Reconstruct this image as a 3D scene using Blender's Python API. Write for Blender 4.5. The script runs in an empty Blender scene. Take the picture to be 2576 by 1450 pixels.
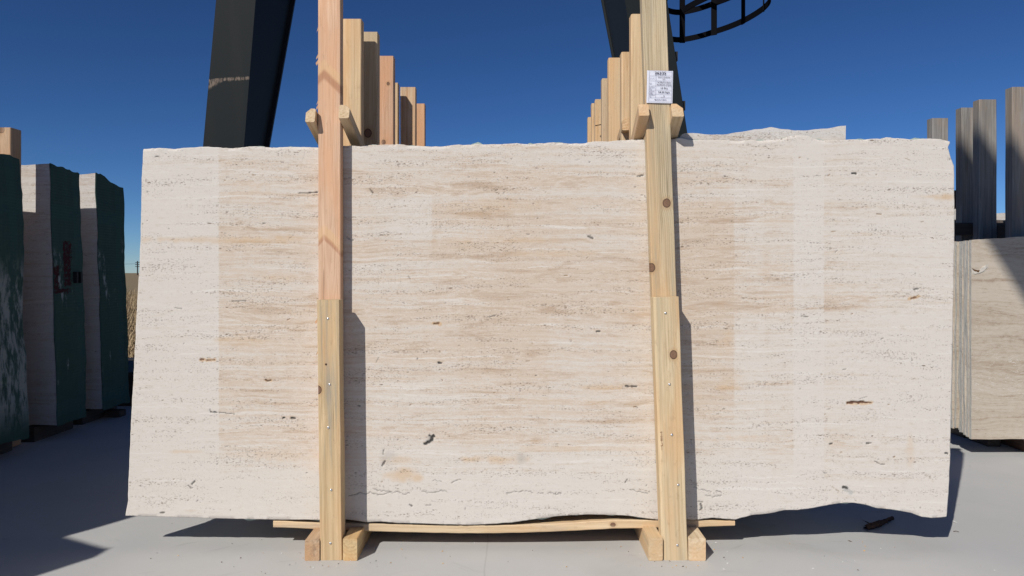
import bpy, math, random
import numpy as np
from mathutils import Vector, Matrix, noise as mn
R = math.radians
sc = bpy.context.scene
col = sc.collection
random.seed(7)

# ------------------------------------------------------------------ camera
H = 1.07            # eye height
F = 1860.0          # focal length in the 2576 px wide coordinates used below
cam = bpy.data.cameras.new('camera'); co = bpy.data.objects.new('camera', cam); col.objects.link(co)
co.location = (0, 0, H); co.rotation_euler = (R(90), 0, 0)
cam.sensor_width = 36; cam.lens = 36 * F / 2576; cam.shift_y = -39 / 2576
cam.clip_start = .05; cam.clip_end = 3000
sc.camera = co

# ------------------------------------------------------------------ sky and sun
SUN = Vector((.65, 1.02, -1.0)).normalized()          # the way the light travels
w = bpy.data.worlds.new('World'); sc.world = w; w.use_nodes = True
nt = w.node_tree; bg = nt.nodes['Background']
sky = nt.nodes.new('ShaderNodeTexSky'); sky.sky_type = 'NISHITA'; sky.sun_disc = False
sky.sun_elevation = math.asin(-SUN.z); sky.sun_rotation = math.atan2(-SUN.x, -SUN.y) % (2 * math.pi)
sky.altitude = 3000; sky.air_density = 1.0; sky.dust_density = 0.0; sky.ozone_density = 8
gm = nt.nodes.new('ShaderNodeGamma'); gm.inputs[1].default_value = 1.25
hs = nt.nodes.new('ShaderNodeHueSaturation'); hs.inputs['Saturation'].default_value = 1.03
nt.links.new(sky.outputs[0], gm.inputs[0]); nt.links.new(gm.outputs[0], hs.inputs['Color']); nt.links.new(hs.outputs[0], bg.inputs[0]); bg.inputs[1].default_value = .05
sl = bpy.data.lights.new('sun', 'SUN'); sl.energy = 5.0; sl.angle = R(.53); sl.color = (1, .955, .88)
so = bpy.data.objects.new('sun', sl); col.objects.link(so); so.rotation_euler = SUN.to_track_quat('-Z', 'Y').to_euler()
sc.view_settings.view_transform = 'Standard'; sc.view_settings.look = 'None'
sc.view_settings.exposure = -.25; sc.view_settings.gamma = 1; sc.view_settings.use_curve_mapping = False


def at(px, py, y):
    return Vector(((px - 1288) / F * y, y, H + (686 - py) / F * y))
def X(px, y): return (px - 1288) / F * y
def Z(py, y): return H + (686 - py) / F * y


# ------------------------------------------------------------------ naming
def tag(o, label=None, cat=None, group=None, kind=None):
    if label: o['label'] = label
    if cat: o['category'] = cat; o['kind'] = 'thing'
    if group: o['group'] = group
    if kind: o['kind'] = kind
    return o
def empty(name, loc, label, cat, group=None):
    o = bpy.data.objects.new(name, None); col.objects.link(o); o.location = loc
    o.empty_display_size = .1
    return tag(o, label, cat, group)
def link(name, me, parent=None, mat=None):
    o = bpy.data.objects.new(name, me); col.objects.link(o)
    if mat: me.materials.append(mat)
    if parent: o.parent = parent
    return o
def mesh(name, vs, fs, smooth=False):
    me = bpy.data.meshes.new(name); me.from_pydata([tuple(v) for v in vs], [], fs); me.validate(); me.update()
    if smooth:
        me.polygons.foreach_set('use_smooth', [True] * len(me.polygons))
    return me


# ------------------------------------------------------------------ shader helper
class N:
    def __init__(s, name, rough=.8, spec=.3):
        s.m = bpy.data.materials.new(name); s.m.use_nodes = True
        s.t = s.m.node_tree; s.b = s.t.nodes['Principled BSDF']
        s.b.inputs['Roughness'].default_value = rough
        s.b.inputs['Specular IOR Level'].default_value = spec
    def new(s, t, **k):
        n = s.t.nodes.new('ShaderNode' + t)
        for a, b in k.items(): setattr(n, a, b)
        return n
    def put(s, sock, v):
        if isinstance(v, bpy.types.NodeSocket): s.t.links.new(v, sock)
        elif isinstance(v, (tuple, list)):
            sock.default_value = tuple(v) + ((1,) if len(sock.default_value) == 4 and len(v) == 3 else ())
        else: sock.default_value = v
    def math(s, op, a, b=0., c=0., clamp=False):
        n = s.new('Math', operation=op, use_clamp=clamp)
        s.put(n.inputs[0], a); s.put(n.inputs[1], b); s.put(n.inputs[2], c)
        return n.outputs[0]
    def vec(s, op, a, b=(0, 0, 0), sc=None):
        n = s.new('VectorMath', operation=op); s.put(n.inputs[0], a); s.put(n.inputs[1], b)
        if sc is not None: s.put(n.inputs['Scale'], sc)
        return n.outputs[1] if op in ('LENGTH', 'DISTANCE', 'DOT_PRODUCT') else n.outputs[0]
    def obj(s, rand=True):
        c = s.new('TexCoord').outputs['Object']
        if rand:
            i = s.new('ObjectInfo').outputs['Random']
            return s.vec('ADD', c, s.comb(s.math('MULTIPLY', i, 37.), s.math('MULTIPLY', i, 61.), s.math('MULTIPLY', i, 19.)))
        return c
    def sep(s, v):
        n = s.new('SeparateXYZ'); s.put(n.inputs[0], v); return n.outputs
    def comb(s, x, y, z):
        n = s.new('CombineXYZ'); s.put(n.inputs[0], x); s.put(n.inputs[1], y); s.put(n.inputs[2], z); return n.outputs[0]
    def noise(s, v, scale=1, detail=4, rough=.55, dist=0, col=False):
        n = s.new('TexNoise'); s.put(n.inputs['Vector'], v); s.put(n.inputs['Scale'], scale)
        n.inputs['Detail'].default_value = detail; n.inputs['Roughness'].default_value = rough
        n.inputs['Distortion'].default_value = dist
        return n.outputs['Color' if col else 'Fac']
    def voro(s, v, scale=1, feat='F1', rnd=1.):
        n = s.new('TexVoronoi', feature=feat); s.put(n.inputs['Vector'], v); n.inputs['Scale'].default_value = scale
        n.inputs['Randomness'].default_value = rnd
        return n.outputs
    def ramp(s, f, a, b, smooth=True):
        n = s.new('MapRange', interpolation_type='SMOOTHSTEP' if smooth else 'LINEAR')
        s.put(n.inputs[0], f); s.put(n.inputs[1], a); s.put(n.inputs[2], b)
        return n.outputs[0]
    def mix(s, f, a, b, mode='MIX'):
        n = s.new('Mix', data_type='RGBA', blend_type=mode); n.clamp_factor = True
        s.put(n.inputs[0], f); s.put(n.inputs[6], a); s.put(n.inputs[7], b)
        return n.outputs[2]
    def bump(s, h, dist=.001, strength=1., prev=None):
        n = s.new('Bump'); s.put(n.inputs['Height'], h); n.inputs['Distance'].default_value = dist
        n.inputs['Strength'].default_value = strength
        if prev is not None: s.put(n.inputs['Normal'], prev)
        return n.outputs[0]
    def out(s, colr=None, rough=None, normal=None, metal=None):
        if colr is not None: s.put(s.b.inputs['Base Color'], colr)
        if rough is not None: s.put(s.b.inputs['Roughness'], rough)
        if normal is not None: s.put(s.b.inputs['Normal'], normal)
        if metal is not None: s.put(s.b.inputs['Metallic'], metal)
        return s.m


# ------------------------------------------------------------------ wood (length along local Z)
def wood(name, light, dark, grey=0., knots=(), pith=(.03, .07), ring=.011, streak=(.25, .27, .28), endsaw=True, blotch=None, raw=.55):
    lum = .3 * light[0] + .6 * light[1] + .1 * light[2]; light = tuple(v + (lum - v) * .14 for v in light)
    ld = .3 * dark[0] + .6 * dark[1] + .1 * dark[2]; dark = tuple(v + (ld - v) * .10 for v in dark)
    n = N(name, .72, .25)
    c0 = n.new('TexCoord').outputs['Object']
    rnd = n.new('ObjectInfo').outputs['Random']
    off = n.comb(n.math('MULTIPLY', rnd, 17.), n.math('MULTIPLY', rnd, 5.), n.math('MULTIPLY', rnd, 31.))
    c = n.vec('ADD', c0, off)
    x, y, z = n.sep(c0)
    warp = n.noise(n.vec('MULTIPLY', c, (7, 7, 1.1)), 1, 3, .5)
    warp2 = n.noise(n.vec('MULTIPLY', c, (30, 30, 4)), 1, 3, .6)
    kd = None; kmask = None; kring = None
    for (kx, kz, kr) in knots:
        d = n.math('SQRT', n.math('ADD', n.math('POWER', n.math('SUBTRACT', x, kx), 2.),
                                  n.math('POWER', n.math('MULTIPLY', n.math('SUBTRACT', z, kz), .85), 2.)))
        g = n.math('DIVIDE', d, kr)
        kd = g if kd is None else n.math('MINIMUM', kd, g)
    dx = n.math('ADD', x, pith[0]); dy = n.math('ADD', y, pith[1])
    rad = n.math('SQRT', n.math('ADD', n.math('POWER', dx, 2.), n.math('POWER', dy, 2.)))
    rad = n.math('ADD', rad, n.math('MULTIPLY', n.math('SUBTRACT', warp, .5), .055))
    rad = n.math('ADD', rad, n.math('MULTIPLY', n.math('SUBTRACT', warp2, .5), .004))
    if kd is not None:     # grain flows round the knots
        rad = n.math('ADD', rad, n.math('MULTIPLY', n.math('POWER', 2.7, n.math('MULTIPLY', kd, -.75)), .03))
    fr = n.math('FRACT', n.math('DIVIDE', rad, ring))
    late = n.math('MULTIPLY', n.ramp(fr, .35, .9), n.ramp(fr, 1.0, .93))
    fibre = n.noise(n.vec('MULTIPLY', c, (420, 420, 7)), 1, 4, .65)
    fibre2 = n.noise(n.vec('MULTIPLY', c, (120, 120, 2.2)), 1, 3, .6)
    patch = n.ramp(n.noise(n.vec('MULTIPLY', c, (14, 14, 2)), 1, 2, .5), .35, .7)
    ge = n.new('NewGeometry')
    f = n.math('ADD', n.math('MULTIPLY', n.math('MULTIPLY', late, raw * .62), n.math('ADD', .35, patch)), n.math('MULTIPLY', n.math('SUBTRACT', fibre, .45), 1.25))
    f = n.math('ADD', f, n.math('MULTIPLY', n.math('SUBTRACT', fibre2, .47), 2.4), clamp=True)
    colr = n.mix(f, light, dark)
    big = n.noise(n.vec('MULTIPLY', c, (9, 9, 1.6)), 1, 3, .55)
    colr = n.mix(n.math('MULTIPLY', n.ramp(big, .40, .66), .75), colr, [min(1, a * b) for a, b in zip(light, (1.06, .86, .70))])
    if grey > 0:
        st = n.noise(n.vec('MULTIPLY', c, (34, 34, 1.5)), 1, 4, .6, .4)
        colr = n.mix(n.math('MULTIPLY', n.ramp(st, .5, .72), grey), colr, streak, 'MIX')
    for (bz, bw, bc, ba) in (blotch or ()):
        zz = n.math('ADD', n.math('ADD', z, n.math('MULTIPLY', n.math('ABSOLUTE', n.math('ADD', x, .02)), .95)), n.math('MULTIPLY', n.math('SUBTRACT', warp, .5), .06))
        m = n.ramp(n.math('ABSOLUTE', n.math('SUBTRACT', zz, bz)), bw, bw * .35)
        colr = n.mix(n.math('MULTIPLY', m, ba), colr, bc)
    h = n.math('ADD', n.math('MULTIPLY', fibre, .7), n.math('MULTIPLY', late, .3))
    if kd is not None:
        e = n.math('ADD', kd, n.math('MULTIPLY', n.math('SUBTRACT', warp2, .5), .35))
        halo = n.ramp(e, 2.2, 1.0)
        colr = n.mix(n.math('MULTIPLY', halo, .45), colr, (.42, .25, .12))
        kr_ = n.math('FRACT', n.math('MULTIPLY', e, 3.2))
        kc = n.mix(kr_, (.15, .08, .048), (.26, .155, .10))
        kc = n.mix(n.ramp(n.math('ABSOLUTE', n.math('SUBTRACT', e, .98)), .16, .04), kc, (.045, .02, .012))
        colr = n.mix(n.ramp(e, 1.1, .98), colr, kc)
    pale_ = n.noise(n.vec('MULTIPLY', n.vec('ADD', c, (3, 1, 2)), (40, 40, 3.2)), 1, 4, .6)
    colr = n.mix(n.math('MULTIPLY', n.ramp(pale_, .52, .70), .45), colr, [min(.85, v_ * 1.22 + .03) for v_ in light])
    chk = n.noise(n.vec('MULTIPLY', n.vec('ADD', c, (9, 4, 0)), (150, 150, 2.6)), 1, 2, .5)
    colr = n.mix(n.math('MULTIPLY', n.ramp(chk, .70, .76), .6), colr, [v_ * .35 for v_ in dark])
    # fine dirt / saw fluff
    sp = n.noise(n.vec('MULTIPLY', c, (55, 55, 22)), 1, 5, .75)
    colr = n.mix(n.math('MULTIPLY', n.ramp(sp, .56, .74), .35), colr, (.30, .20, .12))
    nr = n.bump(h, .0012, .6)
    if endsaw:
        ge = n.new('NewGeometry').outputs['Normal']
        gz = n.math('ABSOLUTE', n.sep(ge)[2])
    return n.out(colr, .74, nr)

PINE = (.66, .455, .24); PINE_D = (.47, .28, .125)
W_pink = wood('fir_pink', (.69, .44, .275), (.47, .245, .13), ring=.0055, pith=(.0, .055), blotch=((.50, .028, (.36, .15, .075), .6), (.535, .03, (.70, .46, .24), .5), (-.125, .016, (.36, .15, .075), .6), (-.10, .03, (.68, .43, .22), .5)), raw=.62,
              knots=((.02, -.83, .012),))
W_pale = wood('pine_pale', PINE, PINE_D, ring=.009, grey=.15)
W_pale2 = wood('pine_yellow', (.68, .48, .26), (.52, .33, .155), ring=.013, pith=(.05, .04), grey=.1)
W_warm = wood('pine_warm', (.62, .38, .21), (.42, .225, .11), ring=.008, pith=(-.02, .05), grey=.08)
W_saw = wood('pine_sawn', (.60, .44, .25), (.42, .28, .14), ring=.012, pith=(-.03, .03), grey=.35)
W_grey = wood('weathered_board', (.27, .255, .235), (.13, .12, .108), ring=.010, grey=.6, streak=(.12, .12, .12))
W_dark = wood('dark_timber', (.085, .065, .05), (.04, .03, .024), ring=.012, grey=.4, streak=(.05, .05, .05))
BROWN_END = wood('beam_brown', (.50, .34, .20), (.30, .175, .09), ring=.012, grey=.45, streak=(.16, .12, .09))


def frame_matrix(A, B, xdir):
    zx = (B - A).normalized(); xd = Vector(xdir); xd = (xd - zx * xd.dot(zx)).normalized(); yd = zx.cross(xd)
    M = Matrix((xd, yd, zx)).transposed().to_4x4(); M.translation = (A + B) / 2
    return M
def beam(name, A, B, w, d, mat, parent=None, xdir=(1, 0, 0), bev=(.003,) * 4, seg=14, rough=.0008, cuts=None, seed=None, wane=None, tilt=(0, 0)):
    """sawn timber: octagonal (bevelled) section lofted from A to B. w along local X, d along local Y.
    bev = bevels of corners (-x-y, +x-y, +x+y, -x+y)"""
    A = Vector(A); B = Vector(B); L = (B - A).length
    rs = random.Random(seed if seed is not None else name + str(round(A.x, 3)) + str(round(A.y, 3)))
    ph = rs.random() * 50
    vs, fs = [], []
    hw, hd = w / 2, d / 2
    def ring(z, bs, end):
        pts = []
        cs = [(-hw, -hd), (hw, -hd), (hw, hd), (-hw, hd)]
        dirs = [((0, 1), (1, 0)), ((-1, 0), (0, 1)), ((0, -1), (-1, 0)), ((1, 0), (0, -1))]
        for i, (c_, (d1, d2)) in enumerate(zip(cs, dirs)):
            b = bs[i] + (abs(mn.noise((ph + i * 9, z * 5, 0))) * (wane[i] if wane else 0))
            j = [mn.noise((ph + i * 7.3 + k, z * 4.0, k * 3.)) * rough for k in range(2)]
            pts.append((c_[0] + d1[0] * b + j[0], c_[1] + d1[1] * b + j[1]))
            pts.append((c_[0] + d2[0] * b + j[0], c_[1] + d2[1] * b + j[1]))
        return pts
    zs = [-L / 2 + L * k / seg for k in range(seg + 1)]
    e = .0015
    zs = [zs[0], zs[0] + e] + zs[1:-1] + [zs[-1] - e, zs[-1]]
    n = len(zs)
    for k, z in enumerate(zs):
        end = k in (0, n - 1)
        for (x, y) in ring(z, [b + (e if end else 0) for b in bev], end):
            zz = z
            if k >= n - 2: zz = z + tilt[0] * x + tilt[1] * y
            vs.append((x, y, zz))
    for k in range(n - 1):
        for i in range(8):
            a = k * 8 + i; b = k * 8 + (i + 1) % 8
            fs.append((a, b, b + 8, a + 8))
    fs.append(tuple(range(7, -1, -1))); fs.append(tuple((n - 1) * 8 + i for i in range(8)))
    me = mesh(name, vs, fs)
    o = link(name, me, None, mat)
    M = frame_matrix(A, B, xdir)
    if parent:
        o.parent = parent; o.matrix_local = Matrix.Translation(-parent.location) @ M
    else: o.matrix_world = M
    return o
def boxm(name, x0, x1, y0, y1, z0, z1, mat, parent=None, bev=0):
    vs = [(x, y, z) for x in (x0, x1) for y in (y0, y1) for z in (z0, z1)]
    fs = [(0, 1, 3, 2), (4, 6, 7, 5), (0, 4, 5, 1), (2, 3, 7, 6), (0, 2, 6, 4), (1, 5, 7, 3)]
    if parent: vs = [Vector(v) - parent.location for v in vs]
    return link(name, mesh(name, vs, fs), parent, mat)


# ------------------------------------------------------------------ ground
def floor_mat():
    n = N('power_trowelled_concrete', .55, .35)
    c = n.obj(False)
    a = n.noise(c, .55, 5, .6, .6); b = n.noise(c, 3.5, 5, .62, .3); g = n.noise(c, 260, 2, .6)
    st = n.noise(n.vec('MULTIPLY', n.vec('ADD', c, n.vec('MULTIPLY', n.noise(c, .8, 2, .5, col=True), (1.5, 1.5, 0))), (5, 22, 1)), 1, 4, .65)
    colr = n.mix(a, (.44, .437, .43), (.545, .54, .525))
    colr = n.mix(n.math('MULTIPLY', n.ramp(b, .35, .7), .4), colr, (.44, .445, .445))
    colr = n.mix(n.math('MULTIPLY', n.ramp(st, .60, .76), .5), colr, (.33, .325, .315))
    colr = n.mix(n.math('MULTIPLY', g, .10), colr, (.30, .30, .30))
    sp = n.voro(n.vec('ADD', c, n.vec('MULTIPLY', n.noise(c, 12, 2, .5, col=True), (.02, .02, 0))), 26)
    msk = n.math('MULTIPLY', n.ramp(sp[0], .085, .05), n.ramp(n.noise(c, 1.6, 3, .6), .5, .62))
    colr = n.mix(n.math('MULTIPLY', msk, .7), colr, (.62, .60, .56))
    sp2 = n.voro(c, 17)
    colr = n.mix(n.math('MULTIPLY', n.ramp(sp2[0], .05, .035), n.ramp(n.noise(c, 2.3, 3, .6), .53, .6)), colr, (.16, .13, .10))
    # sawn control joint, one faint dark line
    x, y, z = n.sep(c)
    j = n.math('ABSOLUTE', n.math('SUBTRACT', n.math('ADD', x, n.math('MULTIPLY', n.noise(n.vec('MULTIPLY', c, (0, 4, 0)), 1, 3, .6), .02)), -.088))
    colr = n.mix(n.math('MULTIPLY', n.ramp(j, .004, .0015), .22), colr, (.2, .19, .18))
    colr = n.mix(n.math('MULTIPLY', n.ramp(n.noise(n.vec('ADD', c, (5, 3, 0)), 1.1, 4, .6, 1.0), .55, .75), .28), colr, (.36, .345, .32))
    h = n.math('ADD', n.math('MULTIPLY', b, .6), n.math('MULTIPLY', g, .25))
    return n.out(colr, n.ramp(b, .2, .9), n.bump(h, .0012, .35))
M_floor = floor_mat()
M_floor.node_tree.nodes['Principled BSDF'].inputs['Roughness'].default_value = .6
for l in list(M_floor.node_tree.links):
    if l.to_socket.name == 'Roughness' and l.to_node.type == 'BSDF_PRINCIPLED': M_floor.node_tree.links.remove(l)

vs = [(-16, -8, 0), (16, -8, 0), (16, 8.3, 0), (-16, 8.3, 0), (-16, -8, -.25), (16, -8, -.25), (16, 8.3, -.25), (-16, 8.3, -.25)]
fl = link('concrete_floor', mesh('concrete_floor', vs, [(0, 1, 2, 3), (0, 4, 5, 1), (1, 5, 6, 2), (2, 6, 7, 3), (3, 7, 4, 0)]), None, M_floor)
tag(fl, kind='structure')

n = N('dry_field_soil', .95, .1)
c = n.obj(False)
M_soil = n.out(n.mix(n.noise(c, .4, 6, .65), (.26, .20, .125), (.19, .15, .095)), None, n.bump(n.noise(c, 9, 5, .7), .05, .8))
g = 900
vs = [(-g, -60, -.08), (g, -60, -.08), (g, 1500, -.08), (-g, 1500, -.08)]
tag(link('field', mesh('field', vs, [(0, 1, 2, 3)]), None, M_soil), kind='structure')

def grass():
    rs = np.random.RandomState(3)
    n1 = 42000
    yy = 8.9 + (rs.rand(n1) ** 1.6) * 26; xx = -3.2 - rs.rand(n1) * .55 * yy
    xx[::4] = -14 + 26 * rs.rand(len(xx[::4]))
    hh = (.16 + .34 * rs.rand(n1)) * np.clip((yy - 8.2) / 3, .25, 1.0) * 1.0
    ang = rs.rand(n1) * 6.283; lean = (.1 + .8 * rs.rand(n1)) * hh
    wv = .004 + .006 * rs.rand(n1)
    px, py = np.cos(ang), np.sin(ang)
    V = np.zeros((n1, 5, 3)); z0 = -.08
    V[:, 0] = np.stack([xx - py * wv, yy + px * wv, 0 * xx + z0], 1)
    V[:, 1] = np.stack([xx + py * wv, yy - px * wv, 0 * xx + z0], 1)
    mx, my = xx + px * lean * .35, yy + py * lean * .35
    V[:, 2] = np.stack([mx + py * wv * .8, my - px * wv * .8, z0 + hh * .65], 1)
    V[:, 3] = np.stack([mx - py * wv * .8, my + px * wv * .8, z0 + hh * .65], 1)
    V[:, 4] = np.stack([xx + px * lean, yy + py * lean, z0 + hh * .95], 1)
    me = bpy.data.meshes.new('dry_grass')
    base = np.arange(n1)[:, None] * 5
    loops = np.concatenate([base + np.array([0, 1, 2, 3]), base + np.array([3, 2, 4])], 1).ravel()
    me.vertices.add(n1 * 5); me.vertices.foreach_set('co', V.ravel())
    me.loops.add(len(loops)); me.loops.foreach_set('vertex_index', loops)
    tot = np.tile([4, 3], n1); st = np.concatenate([[0], np.cumsum(tot)[:-1]])
    me.polygons.add(len(tot)); me.polygons.foreach_set('loop_start', st); me.polygons.foreach_set('loop_total', tot)
    me.update(); me.validate()
    n = N('dry_grass_blades', .8, .2); c = n.new('TexCoord').outputs['Object']
    f = n.noise(c, 14, 3, .7); f2 = n.noise(c, 1.1, 3, .6)
    cc = n.mix(f, (.31, .225, .13), (.47, .365, .23)); cc = n.mix(n.math('MULTIPLY', f2, .5), cc, (.27, .19, .10))
    n.out(cc)
    return tag(link('dry_grass', me, None, n.m), kind='stuff')
grass()

# added black rail-shaped strip standing in for shade along the edge of the yard
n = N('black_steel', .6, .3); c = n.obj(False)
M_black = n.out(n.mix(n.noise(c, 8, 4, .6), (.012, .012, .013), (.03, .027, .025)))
def ibeam_profile(w, h, tf, tw):
    return [(-w/2, 0), (w/2, 0), (w/2, tf), (tw/2, tf), (tw/2, h-tf), (w/2, h-tf), (w/2, h), (-w/2, h), (-w/2, h-tf), (-tw/2, h-tf), (-tw/2, tf), (-w/2, tf)]
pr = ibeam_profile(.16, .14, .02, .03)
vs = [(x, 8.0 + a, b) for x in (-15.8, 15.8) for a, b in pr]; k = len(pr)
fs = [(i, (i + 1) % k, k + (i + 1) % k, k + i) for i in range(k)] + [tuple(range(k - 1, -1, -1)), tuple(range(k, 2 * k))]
tag(link('shade_strip', mesh('shade_strip', vs, fs), None, M_black), 'added low black strip standing in for shade at the far edge of the concrete before the dry field', 'rail')

# ------------------------------------------------------------------ travertine
def travertine(name, c1=(.625, .578, .525), c2=(.565, .458, .36), c3=(.45, .335, .245), cw=(.71, .675, .63), marks=False, pit=1., veined=False, rand=True, wav=1.):
    n = N(name, .7, .25)
    c = n.obj(rand)
    wob = n.noise(n.vec('MULTIPLY', c, (1.1, 1.1, 1.8)), 1, 3, .55)
    wob2 = n.noise(n.vec('MULTIPLY', c, (6, 6, 14)), 1, 4, .62)
    x, y, z = n.sep(c)
    zz = n.math('ADD', z, n.math('MULTIPLY', wob, .07 * wav)); zl = n.math('ADD', zz, n.math('MULTIPLY', wob2, .011 * wav))
    p = n.comb(x, y, zl)
    band = n.noise(n.vec('MULTIPLY', p, (.3, .3, 10)), 1, 4, .62)
    lam = n.noise(n.vec('MULTIPLY', p, (1.0, 1.0, 60)), 1, 6, .70)
    lam2 = n.noise(n.vec('MULTIPLY', n.vec('ADD', p, (5, 2, 9)), (2.2, 2.2, 150)), 1, 4, .65)
    cloud = n.noise(n.vec('MULTIPLY', n.comb(x, y, zz), (3.6, 3.6, 30)), 1, 7, .74, .4)
    mottle = n.noise(n.vec('MULTIPLY', c, (26, 26, 70)), 1, 6, .75)
    big = n.noise(n.vec('MULTIPLY', c, (.8, .8, 1.6)), 1, 3, .5)
    t = n.math('ADD', n.math('MULTIPLY', n.ramp(band, .32, .68), .42), n.math('MULTIPLY', n.ramp(lam, .34, .66), .36))
    t = n.math('ADD', t, n.math('MULTIPLY', n.ramp(big, .35, .68), .14))
    t = n.math('ADD', t, n.math('MULTIPLY', n.math('SUBTRACT', lam2, .5), .7))
    if marks:
        mk = n.sep(n.new('Attribute', attribute_name='marks').outputs['Vector'])
        mt = n.sep(n.new('Attribute', attribute_name='tone').outputs['Vector'])
        t = n.math('ADD', t, mt[0]); t = n.math('SUBTRACT', t, mt[1])
    t = n.math('ADD', t, n.math('MULTIPLY', n.math('SUBTRACT', mottle, .5), 1.0))
    grit = n.noise(n.vec('MULTIPLY', c, (140, 140, 210)), 1, 4, .8)
    t = n.math('ADD', t, n.math('MULTIPLY', n.math('SUBTRACT', grit, .5), .7))
    colr = n.mix(n.ramp(t, .15, 1.05), c1, c2)
    colr = n.mix(n.math('MULTIPLY', n.math('MULTIPLY', n.ramp(cloud, .50, .66), n.ramp(t, .30, .9)), .85), colr, c3)
    # pale wisps along and across the lamination
    wl = n.noise(n.vec('MULTIPLY', n.comb(x, y, n.math('ADD', zl, n.math('MULTIPLY', wob2, .02))), (1.5, 1.5, 75)), 1, 6, .66)
    wis = n.math('MULTIPLY', n.ramp(wl, .54, .64), n.ramp(cloud, .58, .42))
    colr = n.mix(n.math('MULTIPLY', wis, .65), colr, cw)
    ring = n.math('ABSOLUTE', n.math('SUBTRACT', cloud, .5))
    colr = n.mix(n.math('MULTIPLY', n.math('MULTIPLY', n.ramp(ring, .020, .004), n.ramp(band, .4, .6)), .40), colr, cw)
    colr = n.mix(n.math('MULTIPLY', n.ramp(mottle, .54, .70), .42), colr, [a_ * .80 for a_ in c2])
    colr = n.mix(n.math('MULTIPLY', n.ramp(mottle, .42, .28), .35), colr, cw)
    colr = n.mix(n.math('MULTIPLY', n.ramp(grit, .55, .72), .30), colr, [a_ * .62 for a_ in c2])
    colr = n.mix(n.math('MULTIPLY', n.ramp(grit, .45, .30), .30), colr, cw)
    rusty = n.noise(n.vec('MULTIPLY', p, (4.5, 4.5, 26)), 1, 5, .65)
    colr = n.mix(n.math('MULTIPLY', n.math('MULTIPLY', n.ramp(rusty, .60, .74), n.ramp(band, .42, .62)), .42), colr, (.50, .33, .19))
    # pores: small elongated cells, crowded inside some layers
    dens = n.ramp(n.noise(n.vec('MULTIPLY', n.vec('ADD', p, (3.7, 0, 1.3)), (2.4, 2.4, 30)), 1, 5, .66), .42, .66)
    jit = n.vec('MULTIPLY', n.noise(c, 90, 2, .6, col=True), (.008, .008, .004))
    v0 = n.voro(n.vec('MULTIPLY', n.vec('ADD', p, jit), (150, 150, 360)), 1)
    v1 = n.voro(n.vec('MULTIPLY', n.vec('ADD', p, jit), (80, 80, 230)), 1)
    v2 = n.voro(n.vec('MULTIPLY', n.vec('ADD', c, jit), (30, 30, 95)), 1)
    def pores(v, lo, amp, base, pw):
        s_ = n.sep(v[1])[0]
        th = n.math('MULTIPLY', n.math('MULTIPLY', n.math('ADD', n.math('POWER', dens, pw), base), n.ramp(s_, lo, 1.)), amp * pit)
        return n.ramp(n.math('SUBTRACT', v[0], th), .06, -.08)
    p0 = pores(v0, .30, .48, .30, 1.); p1 = pores(v1, .58, .40, .20, 1.2); p2 = pores(v2, .80, .27, .08, 1.6)
    pits = n.math('MAXIMUM', n.math('MAXIMUM', n.math('MULTIPLY', p0, .38), n.math('MULTIPLY', p1, .65)), n.math('MULTIPLY', p2, .9))
    pitc = n.mix(n.noise(c, 7, 2, .5), (.16, .135, .11), (.25, .155, .10))
    if marks:
        colr = n.mix(n.math('MULTIPLY', mk[1], .72), colr, (.56, .36, .18))
        colr = n.mix(n.math('MULTIPLY', mk[2], .55), colr, (.29, .30, .30))
        colr = n.mix(n.ramp(mk[0], .02, 1., False), colr, n.mix(mk[1], (.055, .052, .047), (.13, .06, .035)))
    colr = n.mix(pits, colr, pitc)
    if veined:
        vv = n.noise(n.vec('MULTIPLY', p, (3, 3, 15)), 1, 5, .7, 1.2)
        colr = n.mix(n.math('MULTIPLY', n.ramp(n.math('ABSOLUTE', n.math('SUBTRACT', vv, .5)), .010, .0), n.ramp(big, .45, .6)), colr, (.58, .54, .48))
    h = n.math('SUBTRACT', n.math('MULTIPLY', n.math('ADD', n.math('MULTIPLY', grit, 1.6), mottle), .22), pits)
    return n.out(colr, .72, n.bump(h, .0018, .8))
M_trav = travertine('travertine_vein_cut', marks=True, rand=False)
M_trav2 = travertine('travertine_pale', c1=(.58, .555, .53), c2=(.53, .455, .385), c3=(.42, .33, .26))
M_trav3 = travertine('travertine_brown', c1=(.50, .44, .365), c2=(.36, .28, .205), c3=(.22, .15, .105), cw=(.50,.45,.38), pit=.35, wav=3.2, veined=True, rand=False)
n = N('sawn_stone_edge', .9, .15); c = n.obj()
e1 = n.noise(n.vec('MULTIPLY', c, (25, 90, 9)), 1, 5, .7); e2 = n.noise(c, 45, 4, .7)
M_edge = n.out(n.mix(e1, (.44, .43, .40), (.66, .64, .59)), None, n.bump(n.math('ADD', e1, e2), .006, .9))
n = N('resin_fibre_backing', .6, .3); c = n.obj()
M_net = n.out(n.mix(n.noise(c, 60, 3, .6), (.22, .30, .26), (.46, .53, .48)), None, n.bump(n.noise(c, 300, 2, .6), .001, .5))

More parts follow.
